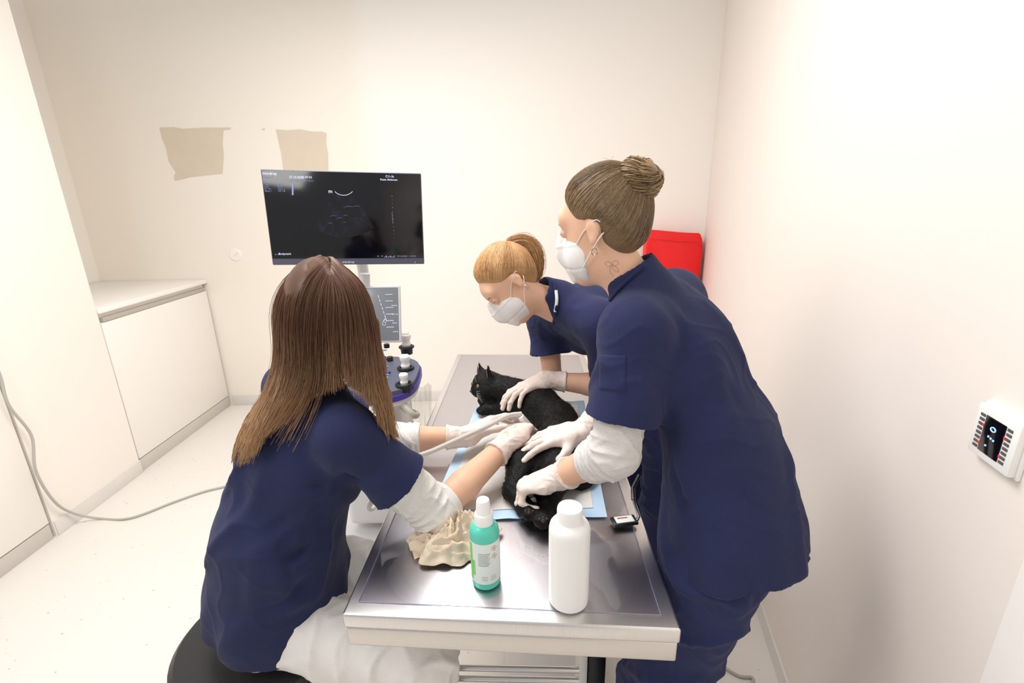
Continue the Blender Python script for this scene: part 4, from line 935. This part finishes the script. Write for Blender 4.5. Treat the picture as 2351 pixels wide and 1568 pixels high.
hand(rC, JC['WR'], (-.7, -.65, .02), (-.4, .2, -.85), 'R', (.4, .5, .3), JC['WR']-JC['ER'], (.7, .6, .3), .4)
mask(rC, PpC, AC, .93)
cC0, cC1 = (.42, .21, .085), (.64, .39, .19)
hC, tp_ = cap_hair(rC, PpC, AC, .93, .009, (0, -.075, .055), cC0, cC1, 5000, 8)
tg = PpC(0, -.096, .073); td = unit(-AC[1]*.9+AC[2]*.6); P0 = [tg-td*.014, tg+td*.008, W(1208, 552, y=1.47), W(1230, 574, y=1.46), W(1238, 612, y=1.455), W(1230, 650, y=1.46)]
polys, cols = [], []
for k in range(1500):
    j_ = rng.normal(size=3)*.0044; Q = catmull(P0, 6); tt = np.linspace(0, 1, len(Q))[:, None]; m_ = int(len(Q)*(.70+.30*rng.random())); polys.append((Q+j_*(.5+1.1*np.sin(tt*2.7)))[:m_]); k_ = rng.random(); cols.append((np.array([.40, .20, .082])*(1-k_)+np.array([.60, .36, .17])*k_)*(.93+.14*rng.random()))
strands(rC, polys, .0009, .0004, cols, 'ponytail', 3)
tb = unit(np.cross(td, V(0, 0, 1))); tc_ = np.cross(td, tb)
MB().tube([tg+td*.003+.010*(math.cos(q)*tb+math.sin(q)*tc_) for q in np.linspace(0, 6.283, 20)], .003, 8).build('hair_tie', M['tie'], rC)
for sg in (-1, 1):
    q_ = PpC(sg*.084, -.012, -.042); MB().tube([q_+.006*(math.cos(q)*AC[1]+math.sin(q)*AC[2]) for q in np.linspace(0, 6.28, 14)], .0009, 6).build('earring', M['gold'], rC)
q = on_surf([(1260, 634), (1268, 650), (1275, 670), (1278, 692), (1276, 716), (1272, 742)], [tbC, bbC], .004)
ly = MB().tube(catmull(q, 5), .0045, 8).build('lanyard', M['navy'], rC)
q = on_surf([(1275, 668), (1278, 690), (1276, 714)], [tbC, bbC], .006)
if len(q) > 2: MB().tube(catmull(q, 5), .005, 8).build('white_tab', M['labelw'], ly)
# =================================================================== CAT
F = Fd((-.22, .82, TZ-.01), (.28, 1.66, TZ+.22), .0035)
zc = TZ+.006
sp = [((.105, 1.09, zc+.053), .055), ((.13, 1.19, zc+.056), .062), ((.125, 1.30, zc+.058), .063), ((.085, 1.40, zc+.061), .062), ((.03, 1.475, zc+.066), .053), ((-.035, 1.515, zc+.078), .041)]
for (a, ra), (b, rb) in zip(sp[:-1], sp[1:]): F.bone(a, b, ra, rb, .03)
hcx = V(-.096, 1.535, zc+.092); hf = unit(V(-.84, -.50, -.12)); hr, hf, hu = fr(hf, V(-.05, .1, 1)); HA = np.array([hr, hf, hu]); hp = lambda a, b, c: hcx+a*hr+b*hf+c*hu
F.ell(hcx, V(.043, .045, .039), HA, .02); F.ell(hp(0, .038, -.012), V(.021, .020, .016), HA, .015); F.ell(hp(0, .030, -.026), V(.016, .018, .010), HA, .012)
for e in (-1, 1):
    F.ell(hp(e*.030, .02, -.014), V(.018, .018, .016), HA, .02)
    F.bone(hp(e*.027, -.006, .026), hp(e*.036, -.008, .070), .019, .004, .010, hf, .5); F.ell(hp(e*.033, .006, .045), V(.009, .005, .017), HA, .004, '-')
    F.ell(hp(e*.018, .037, .010), .0085, HA, .006, '-')
F.bone(hp(0, -.01, 0), (-.02, 1.51, zc+.07), .04, .045, .03)
legs = [([(.05, 1.44, zc+.05), (-.03, 1.45, zc+.035), (-.085, 1.475, zc+.025), (-.105, 1.470, zc+.022)], [.034, .022, .016, .017]),
        ([(.04, 1.47, zc+.05), (-.02, 1.50, zc+.03), (-.08, 1.505, zc+.045), (-.100, 1.495, zc+.045)], [.030, .020, .015, .016]),
        ([(.09, 1.11, zc+.054), (.02, 1.075, zc+.048), (-.004, 1.000, zc+.028), (.022, .940, zc+.022), (.030, .916, zc+.028)], [.056, .041, .025, .019, .019]),
        ([(.12, 1.08, zc+.045), (.080, 1.00, zc+.042), (.080, .95, zc+.024), (.064, .902, zc+.020), (.059, .888, zc+.028)], [.052, .039, .024, .019, .019])]
for P, r in legs:
    for i in range(len(P)-1): F.bone(P[i], P[i+1], r[i], r[i+1], .014)
    e = np.array(P[-1]); d = unit(e-np.array(P[-2])); s_ = unit(np.cross(d, V(0, 0, 1)))
    for k in (-1.5, -.5, .5, 1.5): F.ell(e+d*.012+s_*k*.0075, .0075, None, .006)
tl_ = catmull([(.13, 1.06, zc+.03), (.165, 1.04, zc+.016), (.20, 1.08, zc+.016), (.212, 1.16, zc+.016), (.20, 1.25, zc+.014)], 5)
for i in range(len(tl_)-1): F.bone(tl_[i], tl_[i+1], .0140, .013, .008)
v, f = F.net(2); n = normals(v, f); v = v+n*(wob(v, .0008, 150, 21)+wob(v, .0010, 60, 22))[:, None]
cat = thing('cat', 'black cat lying on its side on the blue-edged pad, held by gloved hands', 'cat', (.06, 1.25, TZ+.005))
mk('body', v, f, M['fur'], cat, smooth=True)
sel = rng.choice(len(v), min(20000, len(v)), replace=False); flow = V(.35, -.9, 0)
p = v[sel]; nn = n[sel]; tg_ = flow-nn*(nn@flow)[:, None]+rng.normal(size=p.shape)*.25; tg_ /= np.linalg.norm(tg_, axis=1)[:, None]
sd = np.cross(nn, tg_)*.0006; hl = (.004+.006*rng.random(len(p)))[:, None]*np.where(np.linalg.norm(p-hcx, axis=1) < .07, .4, 1.)[:, None]
tip = p+tg_*hl*.95+nn*hl*.32; hv = np.stack([p+sd, p-sd, tip], 1).reshape(-1, 3); hfc = np.arange(len(hv)).reshape(-1, 3)
ok = mk('fur', hv, hfc, M['fur'], cat); ok['kind'] = 'stuff'
for e in (-1, 1):
    c = hp(e*.0185, .0360, .009); g = MB(); g.sph(c, .0078, HA, 18, 12); vv_ = np.vstack(g.v); d = (vv_-c)/.0078
    col = np.where(((np.abs(d@HA[0]) < .40) & (d@HA[1] > .3))[:, None], np.array([.01, .01, .01]), np.array([.22, .17, .05])); mk('eye', vv_, g.f, M['eyew'], cat, smooth=True, col=col)
    mk('inner_ear', [hp(e*.022, .004, .032), hp(e*.044, .004, .034), hp(e*.036, -.001, .064)], [(0, 1, 2)], M['earpink'], cat)
g = MB(); g.sph(hp(0, .058, -.006), (.006, .004, .004), HA, 12, 8); g.build('nose', M['pads'], cat)
g = MB()
for e in (-1, 1):
    for k in range(5): g.tube([hp(e*.014, .045, -.014), hp(e*.030, .05, -.012-.005*(k-2)), hp(e*.050, .046, -.018-.010*(k-2))], [.0004, .00035, .0002], 4)
    for k in range(2): g.tube([hp(e*.016, .036, .022), hp(e*.024, .044, .034+.005*k), hp(e*.034, .044, .044+.006*k)], [.00035, .0003, .0002], 4)
g.build('whiskers', M['whisk'], cat)
for P, r in legs[2:]:
    e = np.array(P[-1])
    MB().sph(e+V(0, -.016, .010), (.0060, .004, .005)).build('paw_pad', M['pads'], cat)
    for k in (-1, 0, 1): MB().sph(e+V(k*.008, -.018, .020-.003*abs(k)), (.003, .0025, .003)).build('paw_pad', M['pads'], cat)
# =================================================================== HELD PROBE
t = thing('ultrasound_probe', 'grey-cabled ultrasound probe held on the cat by the seated person', 'probe', W(1215, 985, y=1.22))
MB().tube([W(1232, 1000, y=1.24), W(1215, 985, y=1.225), W(1195, 955, y=1.21)], [.014, .015, .009], 14).build('body', M['whitep'], t)
P = [W(1197, 950, y=1.215), W(1165, 955, y=1.20), W(1120, 978, y=1.16), W(1060, 1005, y=1.12), W(1000, 1032, y=1.08), W(930, 1066, y=1.05), (-.40, 1.12, .80), (-.47, 1.35, .62), (-.50, 1.55, .55), (-.50, 1.67, .60)]
MB().tube(catmull(P, 8), .0065, 10).build('cable', M['probe'], t)
# =================================================================== LIGHT
w = bpy.data.worlds.new('world'); SC.world = w; w.use_nodes = True; bg = w.node_tree.nodes['Background']; bg.inputs['Color'].default_value = (1, .982, .958, 1); bg.inputs['Strength'].default_value = .56
def area(name, loc, tgt, size, e, col=(1, .982, .958)):
    l = bpy.data.lights.new(name, 'AREA'); l.size = size; l.energy = e; l.color = col; ob = bpy.data.objects.new(name, l); COL.objects.link(ob); ob.location = loc
    ob.rotation_euler = (Vector(tgt)-Vector(loc)).to_track_quat('-Z', 'Y').to_euler()
area('ceiling_lamp', (-.7, 1.6, 2.95), (-.6, 1.5, 0), 1.2, 58)
area('side_lamp', (-1.3, .2, 2.4), (.2, 1.6, .9), .7, 14)
